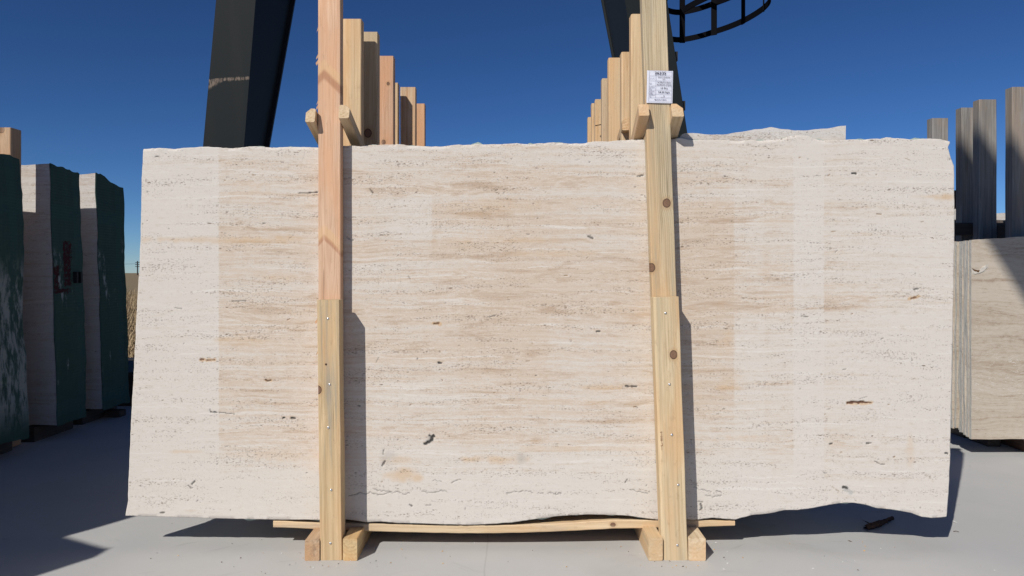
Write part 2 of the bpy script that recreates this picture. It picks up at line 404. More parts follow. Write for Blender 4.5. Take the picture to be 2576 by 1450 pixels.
# -- outline of the big slab, in picture coordinates at its face
D = 2.865
TOP = [(360,374),(400,373),(440,374.5),(480,372),(520,371),(560,373),(600,372),(640,370),(700,371),(760,369),(800,371),(866,366),(900,368),(950,366),(975,364),(1000,363.5),(1030,366),(1060,367),(1110,368),(1160,364.5),(1200,363),(1250,362.5),(1300,361),(1340,362),(1390,359),(1430,361),(1470,360),(1500,357),(1530,357),(1560,354),(1590,350),(1632,354),(1695,349),(1712,348.4),(1743,354),(1800,353.5),(1872,354),(1920,352.5),(1967,348.4),(1987,341.5),(2010,342),(2030,343),(2052,349),(2076,354),(2130,353),(2180,351),(2214,351),(2230,345.6),(2262,349),(2297,352.5),(2336,349),(2369,351),(2391,355),(2402,358)]
BOT = [(314,1298),(380,1300),(450,1302),(530,1304.5),(603,1306),(687,1307.7),(801,1308.5),(875,1307.7),(921,1314),(960,1313),(1006,1316.5),(1060,1317.5),(1120,1320),(1180,1321),(1240,1319),(1288,1315),(1340,1307.5),(1400,1299.5),(1440,1296.5),(1480,1295),(1543,1296),(1584,1298.5),(1618,1303.5),(1656,1308.5),(1728,1307.7),(1757,1307.7),(1793,1303.5),(1822,1306),(1850,1307.7),(1892,1296.5),(1934,1292.5),(1973,1284),(2005,1283.5),(2038,1279.6),(2086,1270.2),(2119,1265.6),(2145,1266),(2171,1269.8),(2200,1277.6),(2248,1283.5),(2290,1290),(2320,1301),(2346,1304),(2381,1301),(2400,1300)]
LEFT = [(374,360.5),(450,357),(560,354.5),(671,351),(800,343),(930,336.8),(1080,329),(1207,323.8),(1262,321),(1298,315.5)]   # (py, px)
RIGHT = [(351,2388),(358,2391),(371,2384.5),(395,2391),(408,2396),(418,2400),(470,2400.5),(560,2401),(600,2400.5),(700,2399),(886,2395.7),(1000,2393),(1100,2391),(1177,2389.5),(1240,2386),(1301,2381.5)]
def build_main_slab():
    NU, NV = 1060, 470
    u = np.linspace(0, 1, NU); v = np.linspace(0, 1, NV)
    pxn = 338 + (2392 - 338) * u
    rough = np.array([mn.fractal(Vector((p * .022, 1.7, 0)), 1, 2, 5) for p in pxn])
    rough2 = np.array([mn.fractal(Vector((p * .03, 7.7, 0)), 1, 2, 5) for p in pxn])
    # outline is sampled on the true px of each end row (linear stretch between side outlines)
    lt, lb = 360.5, 315.5; rt, rb = 2388, 2381.5
    ptop = np.interp(lt + (rt - lt) * u, *zip(*TOP)) + rough * 2.0
    pbot = np.interp(lb + (rb - lb) * u, *zip(*BOT)) + rough2 * 1.6
    PY = pbot[None, :] + (ptop - pbot)[None, :] * v[:, None]
    rl = np.array([mn.fractal(Vector((.3, p * .03, 3)), 1, 2, 4) for p in np.linspace(340, 1320, 300)])
    rr = np.array([mn.fractal(Vector((.9, p * .03, 8)), 1, 2, 4) for p in np.linspace(340, 1320, 300)])
    pp = np.linspace(340, 1320, 300)
    L = np.interp(PY, *zip(*LEFT)) + np.interp(PY, pp, rl) * 1.2
    Rr = np.interp(PY, *zip(*RIGHT)) + np.interp(PY, pp, rr) * 1.0
    PX = L + (Rr - L) * u[None, :]
    x = (PX - 1288) / F * D; z = H + (686 - PY) / F * D
    # --- painted features: dark holes, rust, grey, tone
    pit = np.zeros(PX.shape); rust = np.zeros(PX.shape); grey = np.zeros(PX.shape); tan = np.zeros(PX.shape); pale = np.zeros(PX.shape)
    rs = np.random.RandomState(5)
    wn = rs.rand(60, 130)
    def vnoise(scale, seed):
        r2 = np.random.RandomState(seed); g = r2.rand(300, 300)
        a = (PX / scale) % 299; b = (PY / scale) % 299
        i = a.astype(int); j = b.astype(int); fa = a - i; fb = b - j
        fa = fa * fa * (3 - 2 * fa); fb = fb * fb * (3 - 2 * fb)
        return (g[j, i] * (1 - fa) + g[j, i + 1] * fa) * (1 - fb) + (g[j + 1, i] * (1 - fa) + g[j + 1, i + 1] * fa) * fb
    nz = vnoise(5, 1); nz2 = vnoise(13, 2); nz3 = vnoise(45, 3)
    def seg(field, pts, r, amt=1., soft=.5, nzs=1.0):
        d = np.full(PX.shape, 1e9)
        for (a, b), (c_, e) in zip(pts[:-1], pts[1:]):
            dx, dy = c_ - a, e - b; l2 = dx * dx + dy * dy + 1e-9
            t = np.clip(((PX - a) * dx + (PY - b) * dy) / l2, 0, 1)
            d = np.minimum(d, np.hypot(PX - a - t * dx, PY - b - t * dy))
        d = d + (nz - .5) * r * nzs
        m = np.clip((r - d) / (r * soft) + .5, 0, 1) * amt
        np.maximum(field, m, out=field)
    def ell(field, cx, cy, rx, ry, amt=1.):
        d = np.hypot((PX - cx) / rx, (PY - cy) / ry) + (nz2 - .5) * .7 + (nz3 - .5) * .5
        np.maximum(field, np.clip(1.25 - d, 0, 1) * amt, out=field)
    seg(pit, [(1092, 1097), (1086, 1100), (1085, 1107), (1078, 1113)], 3.6); seg(pit, [(1080, 1096), (1086, 1099)], 2.)
    seg(pit, [(1078, 1113), (1069, 1118)], 3.2); seg(grey, [(1083, 1100), (1080, 1110)], 7, .8)
    seg(pit, [(969, 1161), (961, 1172)], 2.6, .8); seg(pit, [(965, 1132), (964, 1143)], 1.4, .7)
    ell(grey, 975, 1150, 22, 20, .5); ell(grey, 1310, 1155, 14, 12, .7)
    seg(pit, [(2134, 1014), (2148, 1012), (2160, 1013), (2172, 1011)], 3.2); seg(pit, [(2172, 1013), (2193, 1014)], 1.8)
    seg(rust, [(2134, 1014), (2193, 1014)], 4.5, .9)
    seg(pit, [(2122, 1226), (2131, 1229)], 3.2, .95); seg(grey, [(2128, 1229), (2140, 1240)], 6, .9)
    seg(pit, [(2292, 752), (2304, 748)], 2.2, .8); seg(rust, [(2288, 752), (2310, 746)], 4, 1)
    seg(pit, [(2144, 437), (2153, 437)], 2.4); seg(pit, [(1092, 815), (1103, 814)], 2.2, .9); seg(rust, [(1090, 814), (1108, 815)], 4, .9)
    seg(pit, [(1104, 913), (1110, 914)], 2.6); seg(pit, [(668, 956), (673, 959), (681, 958)], 1.8); seg(rust, [(668, 958), (682, 958)], 3, .8)
    seg(pit, [(505, 905), (512, 905)], 2.2, .9); seg(pit, [(520, 907), (540, 906)], 1.6, .7); seg(rust, [(504, 906), (540, 906)], 4, .9)
    seg(pit, [(733, 1053), (741, 1052)], 3.); seg(pit, [(712, 1052), (715, 1052)], 2.4)
    seg(pit, [(530, 1037), (545, 1038)], 1.5, .9); seg(pit, [(552, 1038), (590, 1042)], 1.1, .8); seg(pit, [(528, 1030), (529, 1037)], 1., .7)
    seg(pit, [(752, 486), (770, 486), (798, 484)], 1.6, .9); seg(pit, [(584, 759), (618, 757)], 1.2, .7); seg(pit, [(440, 775), (458, 777)], 1.2, .6)
    seg(pit, [(1603, 444), (1618, 442)], 1.6, .8); seg(pit, [(1575, 972), (1602, 973)], 2., .9); seg(rust, [(1490, 978), (1560, 974)], 6, .5)
    seg(pit, [(930, 474), (938, 486)], 1.6, .7); seg(pit, [(1480, 595), (1492, 600)], 2.2, .8); seg(pit, [(1500, 835), (1508, 834)], 1.6, .9)
    seg(pit, [(2300, 728), (2312, 727)], 1.8, .8); seg(pit, [(2378, 1140), (2384, 1142)], 2.); seg(pit, [(2180, 1116), (2192, 1115)], 1.6, .9)
    seg(pit, [(2088, 1117), (2093, 1116)], 1.8, .9); seg(pit, [(2200, 1160), (2215, 1168), (2226, 1169)], 1.3, .8); seg(pit, [(2072, 1190), (2080, 1191)], 1.2, .6)
    seg(pit, [(1030, 1270), (1036, 1273)], 2., .8); seg(pit, [(1070, 1272), (1083, 1271)], 1.4, .6); seg(pit, [(1170, 1278), (1170, 1283)], 1.2, .7)
    seg(pit, [(483, 1218), (489, 1212)], 2., .8); seg(pit, [(474, 1222), (479, 1228), (484, 1228)], 1.5, .7); seg(pit, [(404, 1291), (412, 1290)], 2.2, .8)
    seg(pit, [(1573, 1214), (1578, 1206)], 1.6, .7); seg(pit, [(1762, 1268), (1766, 1279), (1760, 1284)], 2., .8); seg(pit, [(1756, 1262), (1768, 1263)], 1.2, .6)
    for ln in ([(878,1246),(905,1240),(925,1243),(932,1238),(950,1245),(975,1242),(1000,1238),(1020,1243),(1030,1241)], [(940,1232),(960,1236),(985,1238)], [(1060,1236),(1080,1240),(1110,1235),(1125,1238)],
               [(1275,1240),(1300,1237),(1330,1236),(1340,1240)], [(1352,1240),(1366,1241)], [(1378,1240),(1400,1243),(1412,1241)], [(1586,1231),(1600,1236),(1615,1239),(1630,1242)],
               [(1745,1225),(1770,1235),(1790,1238)], [(1800,1235),(1815,1240)], [(1775,1248),(1800,1250),(1815,1246)], [(1090, 1208), (1110, 1212)], [(1135, 1214), (1160, 1206)]):
        pts = []
        for (a, b), (c_, e) in zip(ln[:-1], ln[1:]):
            for k in range(4): pts.append((a + (c_ - a) * k / 4 + rs.uniform(-1, 1), b + (e - b) * k / 4 + rs.uniform(-2.2, 2.2)))
        pts.append(ln[-1]); seg(pit, pts, 1.05, .62, .9)
    # scatter of smaller dashes, crowding in layers
    rows = [(400, 1.), (420, .8), (445, 1.), (480, .9), (520, .7), (560, .8), (585, 1.), (600, 1.2), (640, .7), (700, .6), (760, .8), (800, .6), (862, .8), (905, .7), (945, .9), (985, .7), (1020, .6), (1050, 1.), (1100, .6), (1155, .7), (1200, .7), (1235, 1.0), (1262, .6)]
    X0 = x.min(); 
    for _ in range(330):
        ry, wt = rows[rs.randint(len(rows))]
        if rs.rand() > wt: continue
        cx = rs.uniform(345, 2385); cy = ry + rs.normal() * 7
        ln = rs.gamma(1.3, 2.6); an = rs.normal() * .25 + (rs.rand() < .15) * rs.uniform(-1, 1)
        r = rs.uniform(.55, 1.15) * (1.5 if rs.rand() < .08 else 1)
        # local window for speed
        j0 = int(np.clip((pbot.mean() - cy) / (pbot.mean() - ptop.mean()) * NV, 0, NV - 1)); i0 = int((cx - 338) / 2054 * NU)
        ws = slice(max(0, j0 - 30), min(NV, j0 + 30)); wu = slice(max(0, i0 - 30), min(NU, i0 + 30))
        qx = PX[ws, wu]; qy = PY[ws, wu]
        if qx.size == 0: continue
        dx, dy = math.cos(an) * ln, math.sin(an) * ln; a, b = cx - dx / 2, cy - dy / 2
        t = np.clip(((qx - a) * dx + (qy - b) * dy) / (ln * ln + 1e-6), 0, 1)
        d = np.hypot(qx - a - t * dx, qy - b - t * dy) + (nz[ws, wu] - .5) * r
        m = np.clip((r - d) / r + .5, 0, 1) * rs.uniform(.35, .85)
        pit[ws, wu] = np.maximum(pit[ws, wu], m)
        if rs.rand() < .25: rust[ws, wu] = np.maximum(rust[ws, wu], np.clip(m * 1.4, 0, 1))
    # rust bands
    for (cx, cy, rx, ry, a) in [(1010,1194,42,17,.75),(1050,1202,16,10,.7),(1185,1157,30,9,.8),(1260,1157,70,11,.65),(1000,1158,45,12,.4),(2372,497,26,10,.8),(2345,495,50,6,.5),(470,604,110,8,.55),(640,604,150,10,.65),(1280,604,180,8,.35),
                                (640,862,90,10,.35),(700,1145,170,14,.35),(470,1137,40,5,.5),(1820,975,40,8,.7),(1840,960,30,20,.3),(1830,860,22,30,.35),(1700,975,60,8,.45),(1500,975,60,6,.5),(1450,1130,140,8,.35),(1880,1100,60,10,.35),(2290,1130,10,60,.3),(590,855,60,8,.5),(705,700,60,8,.4),(1260,525,150,22,.3),(1390,640,130,10,.3),(620,480,50,20,.2)]:
        ell(rust, cx, cy, rx, ry, a)
    # tone: paler and tanner patches, several with straight edges
    def edge(v_, a, s=3.5): return np.clip((v_ - a) / s, 0, 1)
    left = 1 - edge(PX, 548)
    pale += left * (.34 + .14 * nz3)
    strip = edge(PX, 1995) * (1 - edge(PX, 2072, 1.5)); pale += strip * .36
    pale += (1 - edge(PX, 1085)) * edge(PX, 935, 90) * edge(PY, 480, 30) * (1 - edge(PY, 620, 30)) * .26
    tan += edge(PX, 1155) * (1 - edge(PX, 1380)) * edge(PY, 750, 30) * (1 - edge(PY, 1110, 60)) * .10
    tan += edge(PX, 1700, 60) * (1 - edge(PX, 1845)) * edge(PY, 480, 60) * (1 - edge(PY, 1000, 60)) * .20
    pale += edge(PX, 1845) * (1 - edge(PX, 1920)) * edge(PY, 420, 40) * .10
    tan += edge(PX, 548) * (1 - edge(PX, 760, 60)) * edge(PY, 460, 100) * (1 - edge(PY, 1110, 80)) * .20
    cen = np.clip(1 - np.abs(PX - 1320) / 620, 0, 1) * np.clip(1 - np.abs(PY - 700) / 420, 0, 1)
    tan += cen * .58
    tan += np.clip(1 - np.abs(PX - 1800) / 330, 0, 1) * np.clip(1 - np.abs(PY - 720) / 380, 0, 1) * .25
    pale += np.clip((PY - 1130) / 120, 0, 1) * .40 + np.clip((395 - PY) / 30, 0, 1) * .2
    pale += np.clip((PX - 2080) / 250, 0, 1) * .24
    # real relief: the bigger holes go into the stone
    yv = pit ** 1.5 * .004
    yv += (np.clip((PY - pbot[None, :] + 7) / 7, 0, 1) * np.clip(rough2[None, :] * 3 + .2, 0, 1) + np.clip((ptop[None, :] + 6 - PY) / 6, 0, 1) * np.clip(rough[None, :] * 3 + .3, 0, 1)) * .004
    ox, oz = 0.0, 0.12
    cnt = NU * NV
    front = np.stack([x - ox, yv, z - oz], -1).reshape(-1, 3)
    idx = np.arange(cnt).reshape(NV, NU)
    quads = np.stack([idx[:-1, :-1], idx[:-1, 1:], idx[1:, 1:], idx[1:, :-1]], -1).reshape(-1, 4)
    per = np.concatenate([idx[0, :], idx[1:, -1], idx[-1, -2::-1], idx[-2:0:-1, 0]])   # counter-clockwise seen from -y
    bk = front[per].copy(); bk[:, 1] = .020
    bk[:, 2] += np.array([mn.fractal(Vector((p[0] * 14, p[2] * 14, 2)), 1, 2, 3) for p in bk]) * .002
    pj = np.roll(np.arange(len(per)), -1); bi = cnt + np.arange(len(per))
    sides = np.stack([per, bi, bi[pj], per[pj]], -1)
    V = np.concatenate([front, bk]); Q = np.concatenate([quads, sides])
    me = bpy.data.meshes.new('travertine_slab')
    me.vertices.add(len(V)); me.vertices.foreach_set('co', V.ravel())
    loops = Q.ravel(); nf = len(Q); nb = len(per)
    loops = np.concatenate([loops, bi[::-1]])
    me.loops.add(len(loops)); me.loops.foreach_set('vertex_index', loops)
    me.polygons.add(nf + 1)
    me.polygons.foreach_set('loop_start', np.concatenate([np.arange(nf) * 4, [nf * 4]]))
    me.polygons.foreach_set('loop_total', np.concatenate([np.full(nf, 4), [nb]]))
    mi = np.zeros(nf + 1, dtype=np.int32); mi[len(quads):] = 1
    me.materials.append(M_trav); me.materials.append(M_edge)
    me.polygons.foreach_set('material_index', mi)
    me.update(); me.validate()
    for nm, chans in (('marks', (pit, rust, grey)), ('tone', (np.clip(tan, 0, 1), np.clip(pale, 0, 1), pit * 0))):
        a = me.attributes.new(nm, 'FLOAT_VECTOR', 'POINT')
        A = np.zeros((len(V), 3)); A[:cnt] = np.stack(chans, -1).reshape(-1, 3)
        a.data.foreach_set('vector', A.ravel())
    o = bpy.data.objects.new('travertine_slab', me); col.objects.link(o)
    o.location = (ox, D, oz)
    # fibre backing peeping out below and above
    vs, fs = [], []
    m = 700
    for k in range(m + 1):
        uu = k / m
        a = np.interp(uu, u, x[-1]); za = np.interp(uu, u, z[-1]); b = np.interp(uu, u, x[0]); zb = np.interp(uu, u, z[0])
        up = max(0, mn.fractal(Vector((uu * 40, 11, 0)), 1, 2, 4) * .013 + .001); dn = max(0, mn.fractal(Vector((uu * 36, 31, 0)), 1, 2, 4) * .012 + .0042)
        if uu < .10 or uu > .985: dn *= .2; up *= .3
        for yy in (.0205, .0225): vs += [(a - ox, yy, za - oz + up), (b - ox, yy, zb - oz - dn)]
    for k in range(m):
        i = k * 4; j = i + 4
        fs += [(i, i + 1, j + 1, j), (i + 2, j + 2, j + 3, i + 3), (i, j, j + 2, i + 2), (i + 1, i + 3, j + 3, j + 1)]
    link('backing_net', mesh('backing_net', vs, fs), o, M_net)
    return tag(o, 'large pale vein-cut travertine slab with ragged edges standing front and centre', 'stone slab')
main = build_main_slab()

def rough_slab(name, x0, x1, y, zb, zt, mat, emat=None, th=.02, top=None, seed=0, m=120, amp=.006, parent=None, side=.004, bot=None):
    """slab with ragged top/bottom; top: optional list of (x, z)"""
    vs, fs = [], []; NVV = 8
    oy, oz = y, zb
    for k in range(m + 1):
        t = k / m; x = x0 + (x1 - x0) * t
        zt_ = (np.interp(x, *zip(*top)) if top else zt) + mn.fractal(Vector((x * 9, seed * 3.1, 1)), 1, 2, 4) * amp
        zb_ = (np.interp(x, *zip(*bot)) if bot else zb) + mn.fractal(Vector((x * 6, seed * 5.7, 9)), 1, 2, 4) * amp * .8
        for j in range(NVV + 1):
            s = j / NVV; z = zb_ + (zt_ - zb_) * s; xx = x
            if k in (0, m): xx += mn.noise((seed, z * 9, 4)) * side
            vs.append((xx, 0, z - oz))
    cnt = len(vs)
    vs += [(v[0], th, v[2] + mn.noise((v[0] * 20, seed, v[2] * 20)) * amp * .3) for v in vs[:cnt]]
    q = NVV + 1
    ms = []
    for k in range(m):
        for j in range(NVV):
            a = k * q + j; fs.append((a, a + q, a + q + 1, a + 1)); ms.append(0)
            b = a + cnt; fs.append((b, b + 1, b + q + 1, b + q)); ms.append(0)
    for k in range(m):
        a = k * q; fs.append((a, a + cnt, a + q + cnt, a + q)); ms.append(1)
        a = k * q + NVV; fs.append((a, a + q, a + q + cnt, a + cnt)); ms.append(1)
    for j in range(NVV):
        a = j; fs.append((a, a + 1, a + 1 + cnt, a + cnt)); ms.append(1)
        a = m * q + j; fs.append((a, a + cnt, a + 1 + cnt, a + 1)); ms.append(1)
    me = bpy.data.meshes.new(name); me.from_pydata(vs, [], fs); me.materials.append(mat); me.materials.append(emat or M_edge)
    me.polygons.foreach_set('material_index', ms); me.update()
    o = bpy.data.objects.new(name, me); col.objects.link(o); o.location = (0, oy, oz)
    if parent: o.parent = parent; o.location = Vector((0, oy, oz)) - parent.location
    return o

# slabs packed behind the front one
MAINBOT = [(X(a_, D), Z(b_, D) + .022) for a_, b_ in BOT]
for k in range(1, 12):
    rough_slab_o = rough_slab('travertine_slab', -1.405 + .012 * math.sin(k * 2.1), 1.60 + .02 * math.sin(k * 1.7), D + .0245 + k * .0215, .135, 1.485 + .012 * math.sin(k * 3.3), M_trav2, seed=k + 1, m=60, amp=.012, bot=[(a_, max(.118, b_ - .02 + .006 * k)) for a_, b_ in MAINBOT])
    tag(rough_slab_o, 'travertine slab packed tight behind the big front slab', 'stone slab', 'slabs packed behind the front slab')
# taller slab of the next bundle, showing over the top on the right
YS = D + .0245
s2 = rough_slab('travertine_slab', -1.40, X(2127, YS), YS, .12, 1.7, M_trav2, seed=41, m=300, amp=.007, side=.010, bot=MAINBOT,
                top=[(-1.40, 1.48), (X(1600, YS), 1.50), (X(1700, YS), 1.53), (X(1711, YS), Z(341, YS)), (X(1725, YS), Z(336.5, YS)), (X(1790, YS), Z(339, YS)), (X(1850, YS), Z(335, YS)), (X(1900, YS), Z(326, YS)), (X(1940, YS), Z(321, YS)),
                     (X(1960, YS), Z(326, YS)), (X(1990, YS), Z(329, YS)), (X(2030, YS), Z(326, YS)), (X(2080, YS), Z(323, YS)), (X(2127, YS), Z(317, YS))])
tag(s2, 'travertine slab whose taller ragged top shows above the big slab on the right', 'stone slab')
# slabs of the bundles further back (hidden behind the front slab from here, but they carry the posts)
for bi, y0 in enumerate((3.43, 3.88, 4.41, 4.86)):
    for k in range(8 if bi else 7):
        o = rough_slab('travertine_slab', -1.30 + .01 * (k % 3), 1.38 + .015 * (k % 4), y0 + k * .030, .12, 1.40 + .01 * (k % 3), M_trav2, seed=60 + bi * 10 + k, m=24, amp=.01, th=.022)
        tag(o, 'travertine slab standing in the bundles behind the second slab', 'stone slab', 'slabs of the rear bundles')

# ------------------------------------------------------------------ timber frames
n = N('zinc_nail', .3, .5); n.b.inputs['Metallic'].default_value = 1.; M_nail = n.out((.75, .75, .76))
n = N('rusty_nail', .6, .3); M_rust = n.out((.09, .045, .025))
def nail(p, parent, r=.0048, mat=M_nail):
    vs, fs = [], []; k = 10
    for rr, dy in ((r, 0), (r, -.0012), (r * .6, -.0024), (0.0004, -.0028)):
        for i in range(k):
            a = i * 2 * math.pi / k; vs.append((rr * math.cos(a), dy, rr * math.sin(a)))
    for L in range(3):
        for i in range(k): fs.append((L * k + i, L * k + (i + 1) % k, (L + 1) * k + (i + 1) % k, (L + 1) * k + i))
    fs.append(tuple(3 * k + i for i in range(k)))
    o = link('nail', mesh('nail', vs, fs, True), parent, mat)
    o.location = Vector(p) - parent.location if parent else p
    return o

YB, YP = 2.748, 2.812       # front planes of lower board and upper post
PD = .048                   # thickness of each
# --- left front frame
fL = empty('timber_support', (X(832, YB), YP, 0), 'left front timber frame of pinkish post and yellow lower board holding the big slab', 'timber support')
K = D - .0035
beam('post', (X(829.5, YP), (YP + K) / 2, .30), (X(827.7, YP), (YP + K) / 2, 2.36), .0845, K - YP, W_pink, fL, bev=(.002, .002, .002, .002), seg=30, seed='a', rough=.0012)
W_lb = wood('pine_board_left', (.60, .43, .225), (.40, .265, .125), ring=.010, pith=(.015, .05), grey=.75, streak=(.27, .255, .22), knots=((-.041, .150, .0135),))
pa, pb = at(829.5 - 4.5, 755, YB), at(833, 1410, YB)
beam('lower_board', (pb.x, (YB + YP - .002) / 2, pb.z), (pa.x, (YB + YP - .002) / 2, pa.z), .0818, YP - .002 - YB, W_lb, fL, bev=(.002,) * 4, seg=30, seed='b', rough=.0012)
yfoot = 2.743
def foot(x0, x1, yf, yb, z1, mat, parent, bev=(.002,) * 4, seed='f'):
    return beam('foot_beam', ((x0 + x1) / 2, yf, z1 / 2 + .0005), ((x0 + x1) / 2, yb, z1 / 2 + .0005), x1 - x0, z1, mat, parent, xdir=(1, 0, 0), bev=bev, seg=8, seed=seed)
foot(X(766.6, yfoot), X(803.5, yfoot), yfoot, 3.30, .077, BROWN_END, fL, seed='f1')
W_ft = wood('pine_foot_yellow', (.62, .44, .20), (.42, .25, .11), ring=.014, pith=(.0, .03), grey=.1)
foot(X(862.5, yfoot), X(898.5, yfoot), yfoot, 3.30, .0815, W_ft, fL, seed='f2')
for (a, b) in ((825, 802), (829, 968), (826, 1076), (833, 1233), (831, 1367)):
    nail((X(a, YB), YB, Z(b, YB)), fL)
nail((X(820, YB), YB, Z(917, YB)), fL, .004, M_rust)
RYF = 2.782
def rail(p0, p1, w_, h_, mat, parent, bev, seed, slope=None):
    return beam('rail', p0, p1, w_, h_, mat, parent, xdir=(1, 0, 0), bev=bev, seg=6, seed=seed)
# section local y axis = z x x ; for a beam running +Y with xdir X, local Y points down
W_rail = wood('pine_rail', (.62, .45, .26), (.46, .30, .15), ring=.012, pith=(.02, .02), grey=.1)
def sl(y0, y1, x, z0, s): return (x, y0, z0), (x, y1, z0 - s * (y1 - y0))
x0, x1 = X(769, RYF), -.7405
rail(*sl(RYF, 3.20, (x0 + x1) / 2, Z(290.5, RYF), .31), x1 - x0, .056, W_rail, fL, (.016, .003, .003, .003), 'r1')
x0, x1 = -.6515, X(879, RYF)
rail(*sl(RYF, 3.24, (x0 + x1) / 2, Z(281, RYF), .31), x1 - x0, .056, W_rail, fL, (.003, .014, .003, .003), 'r2')

# --- right front frame (leans a little)
fR = empty('timber_support', (X(1700, YB), YP, 0), 'right front timber frame of greyish knotty post carrying the white paper tag', 'timber support')
LEAN = .0352
def lean_beam(name, pxl, pxr, pyref, y0, y1, ztop, zbot, mat, parent, **k):
    xc = X((pxl + pxr) / 2, y0); zr = Z(pyref, y0); wd = X(pxr, y0) - X(pxl, y0)
    A = Vector((xc + (zr - zbot) * LEAN, (y0 + y1) / 2, zbot)); B = Vector((xc - (ztop - zr) * LEAN, (y0 + y1) / 2, ztop))
    return beam(name, A, B, wd, y1 - y0, mat, parent, **k)
W_rp = wood('pine_post_right', (.565, .445, .27), (.345, .26, .15), ring=.0085, pith=(.03, .018), grey=.8, streak=(.33, .295, .22), raw=1.0,
            knots=((.020, .0, .0145), (-.046, -.243, .014)))
# right post: centre chosen so that local z=0 is the upper knot
zk = Z(512, YP)
lean_beam('post', 1625.5, 1686.5, 300, YP, K, 2.36, 2 * zk - 2.36, W_rp, fR, bev=(.003, .002, .002, .003), seg=30, seed='c', rough=.0012)
W_rb = wood('pine_board_right', (.62, .475, .275), (.44, .315, .165), ring=.012, pith=(.0, .02), grey=.5, streak=(.40, .35, .25), raw=.6, knots=((.020, .275, .0135),))
lean_beam('lower_board', 1652.5, 1716.5, 1000, YB, YP - .002, Z(747.8, YB), Z(1411, YB), W_rb, fR, bev=(.006, .002, .002, .003), wane=(.012, 0, 0, 0), seg=30, seed='d', rough=.0014)
W_f3 = wood('pine_foot_pale', (.60, .46, .27), (.46, .32, .17), ring=.014, pith=(.01, .05), grey=.2)
W_f4 = wood('pine_foot_blonde', (.66, .52, .33), (.52, .36, .2), ring=.016, pith=(.01, .035), grey=.1)
foot(X(1631.4, yfoot), X(1667.0, yfoot), yfoot, 3.30, .0835, W_f3, fR, seed='f3')
foot(X(1732.3, yfoot), X(1775.5, yfoot), yfoot, 3.30, .0835, W_f4, fR, bev=(.002, .002, .002, .002), seed='f4')
for (a, b) in ((1674, 788), (1684, 967), (1690, 1094), (1706, 1220), (1704, 1372)):
    nail((X(a, YB), YB - .0005, Z(b, YB)), fR)
x0, x1 = X(1606.5, RYF), X(1632.5, RYF)
rail(*sl(RYF, 3.16, (x0 + x1) / 2 , Z(277, RYF), .55), x1 - x0, .056, W_rail, fR, (.004, .003, .003, .003), 'r3')
x0, x1 = X(1689.5, RYF), X(1718.5, RYF)
rail(*sl(RYF, 3.16, (x0 + x1) / 2, Z(277.5, RYF), .55), x1 - x0, .062, W_rail, fR, (.003, .02, .003, .003), 'r4')
# saw splinters on the pink post
M_spl = W_warm
for i, (px, py) in enumerate(((799, 66), (798.5, 135), (799, 150), (798, 250), (798.5, 262), (797, 800), (798, 880))):
    q = at(px, py, YP + .001); q.x = X(801 - .002 * py, YP)
    vs = [(0, 0, .0), (.0006, 0, -.012), (-.004 - .003 * (i % 3), -.001, -.014), (-.006 - .002 * (i % 2), -.002, -.024)]
    o = link('splinter', mesh('splinter', vs, [(0, 1, 2), (1, 3, 2)]), fL, M_spl); o.location = q - fL.location

# --- posts of the bundles behind
def rear_frame(label, posts, feet, y0, y1, rails=()):
    f = empty('timber_support', (feet, (y0 + y1) / 2, 0), label, 'timber support', 'timber frames of the rear bundles')
    for i, (xa, xb, yf, zt, mat, kw) in enumerate(posts):
        beam('post', ((xa + xb) / 2, yf + .03, .09), ((xa + xb) / 2 + kw.get('dx', 0), yf + .03, zt), xb - xa, .06, mat, f, seg=16, seed=label + str(i), rough=.001, bev=kw.get('bev', (.002,) * 4))
    for dx in (-.075, .075):
        beam('foot_beam', (feet + dx, y0 - .04, .045), (feet + dx, y1 + .1, .045), .055, .085, W_pale2, f, seg=4, seed=label + 'f' + str(dx))
    return f
Wp = lambda nm, **k: wood(nm, **k)
W_p3 = wood('pine_post_knot', (.56, .42, .25), (.40, .27, .14), ring=.011, grey=.2, pith=(.0, .03), knots=((-.004, .575, .0165),))
W_p4 = wood('fir_post_pink', (.62, .37, .22), (.45, .23, .12), ring=.009, pith=(-.01, .04), knots=((.018, .893, .007), (-.005, .60, .010)))
W_p6 = wood('pine_post_split', (.62, .44, .26), (.44, .24, .12), ring=.02, pith=(-.06, .02), grey=.2)
W_q3 = wood('pine_post_smallknot', (.64, .46, .26), (.47, .31, .15), ring=.010, pith=(.02, .04), knots=((.000, .867, .0055),), grey=.1)
# left row
def xr(px, y): return X(px, y)
beam('post', (X(908.8, 3.19) - .044, 3.22, .09), (X(908.8, 3.19) - .044, 3.22, Z(47.5, 3.19)), .088, .057, W_pale2, fL, seg=20, seed='p2', rough=.0012)
beam('post', ((.513 + .04), 3.21, .09), (.513 + .044, 3.21, Z(33.7, 3.17)), .088, .062, W_pale2, fR, seg=20, seed='q2', bev=(.006, .002, .002, .006))
def left_post(pxr, yf, pt, wd=.088): x1 = X(pxr, yf); return (x1 - wd, x1, yf, Z(pt, yf))
a = left_post(949.5, 3.31, 80.5, .078); b = left_post(989.6, 3.70, 141)
F2 = rear_frame('left timber frame of the second bundle with a round dark knot in its shaded post', [a + (W_p3, {}), b + (W_p4, {})], -.63, 3.31, 3.75)
a = left_post(990, 3.80, 160); b = left_post(1000.9, 4.2, 208.5)
F3 = rear_frame('thin strip of a pale post between the pink knotty post and the half shaded one', [(a[0], a[1] - .02, 3.80, 2.0) + (W_pale, {}), b + (W_pale, {})], -.66, 3.80, 4.25)
a = left_post(1045, 4.31, 219.5); b = left_post(1068.3, 4.73, 261)
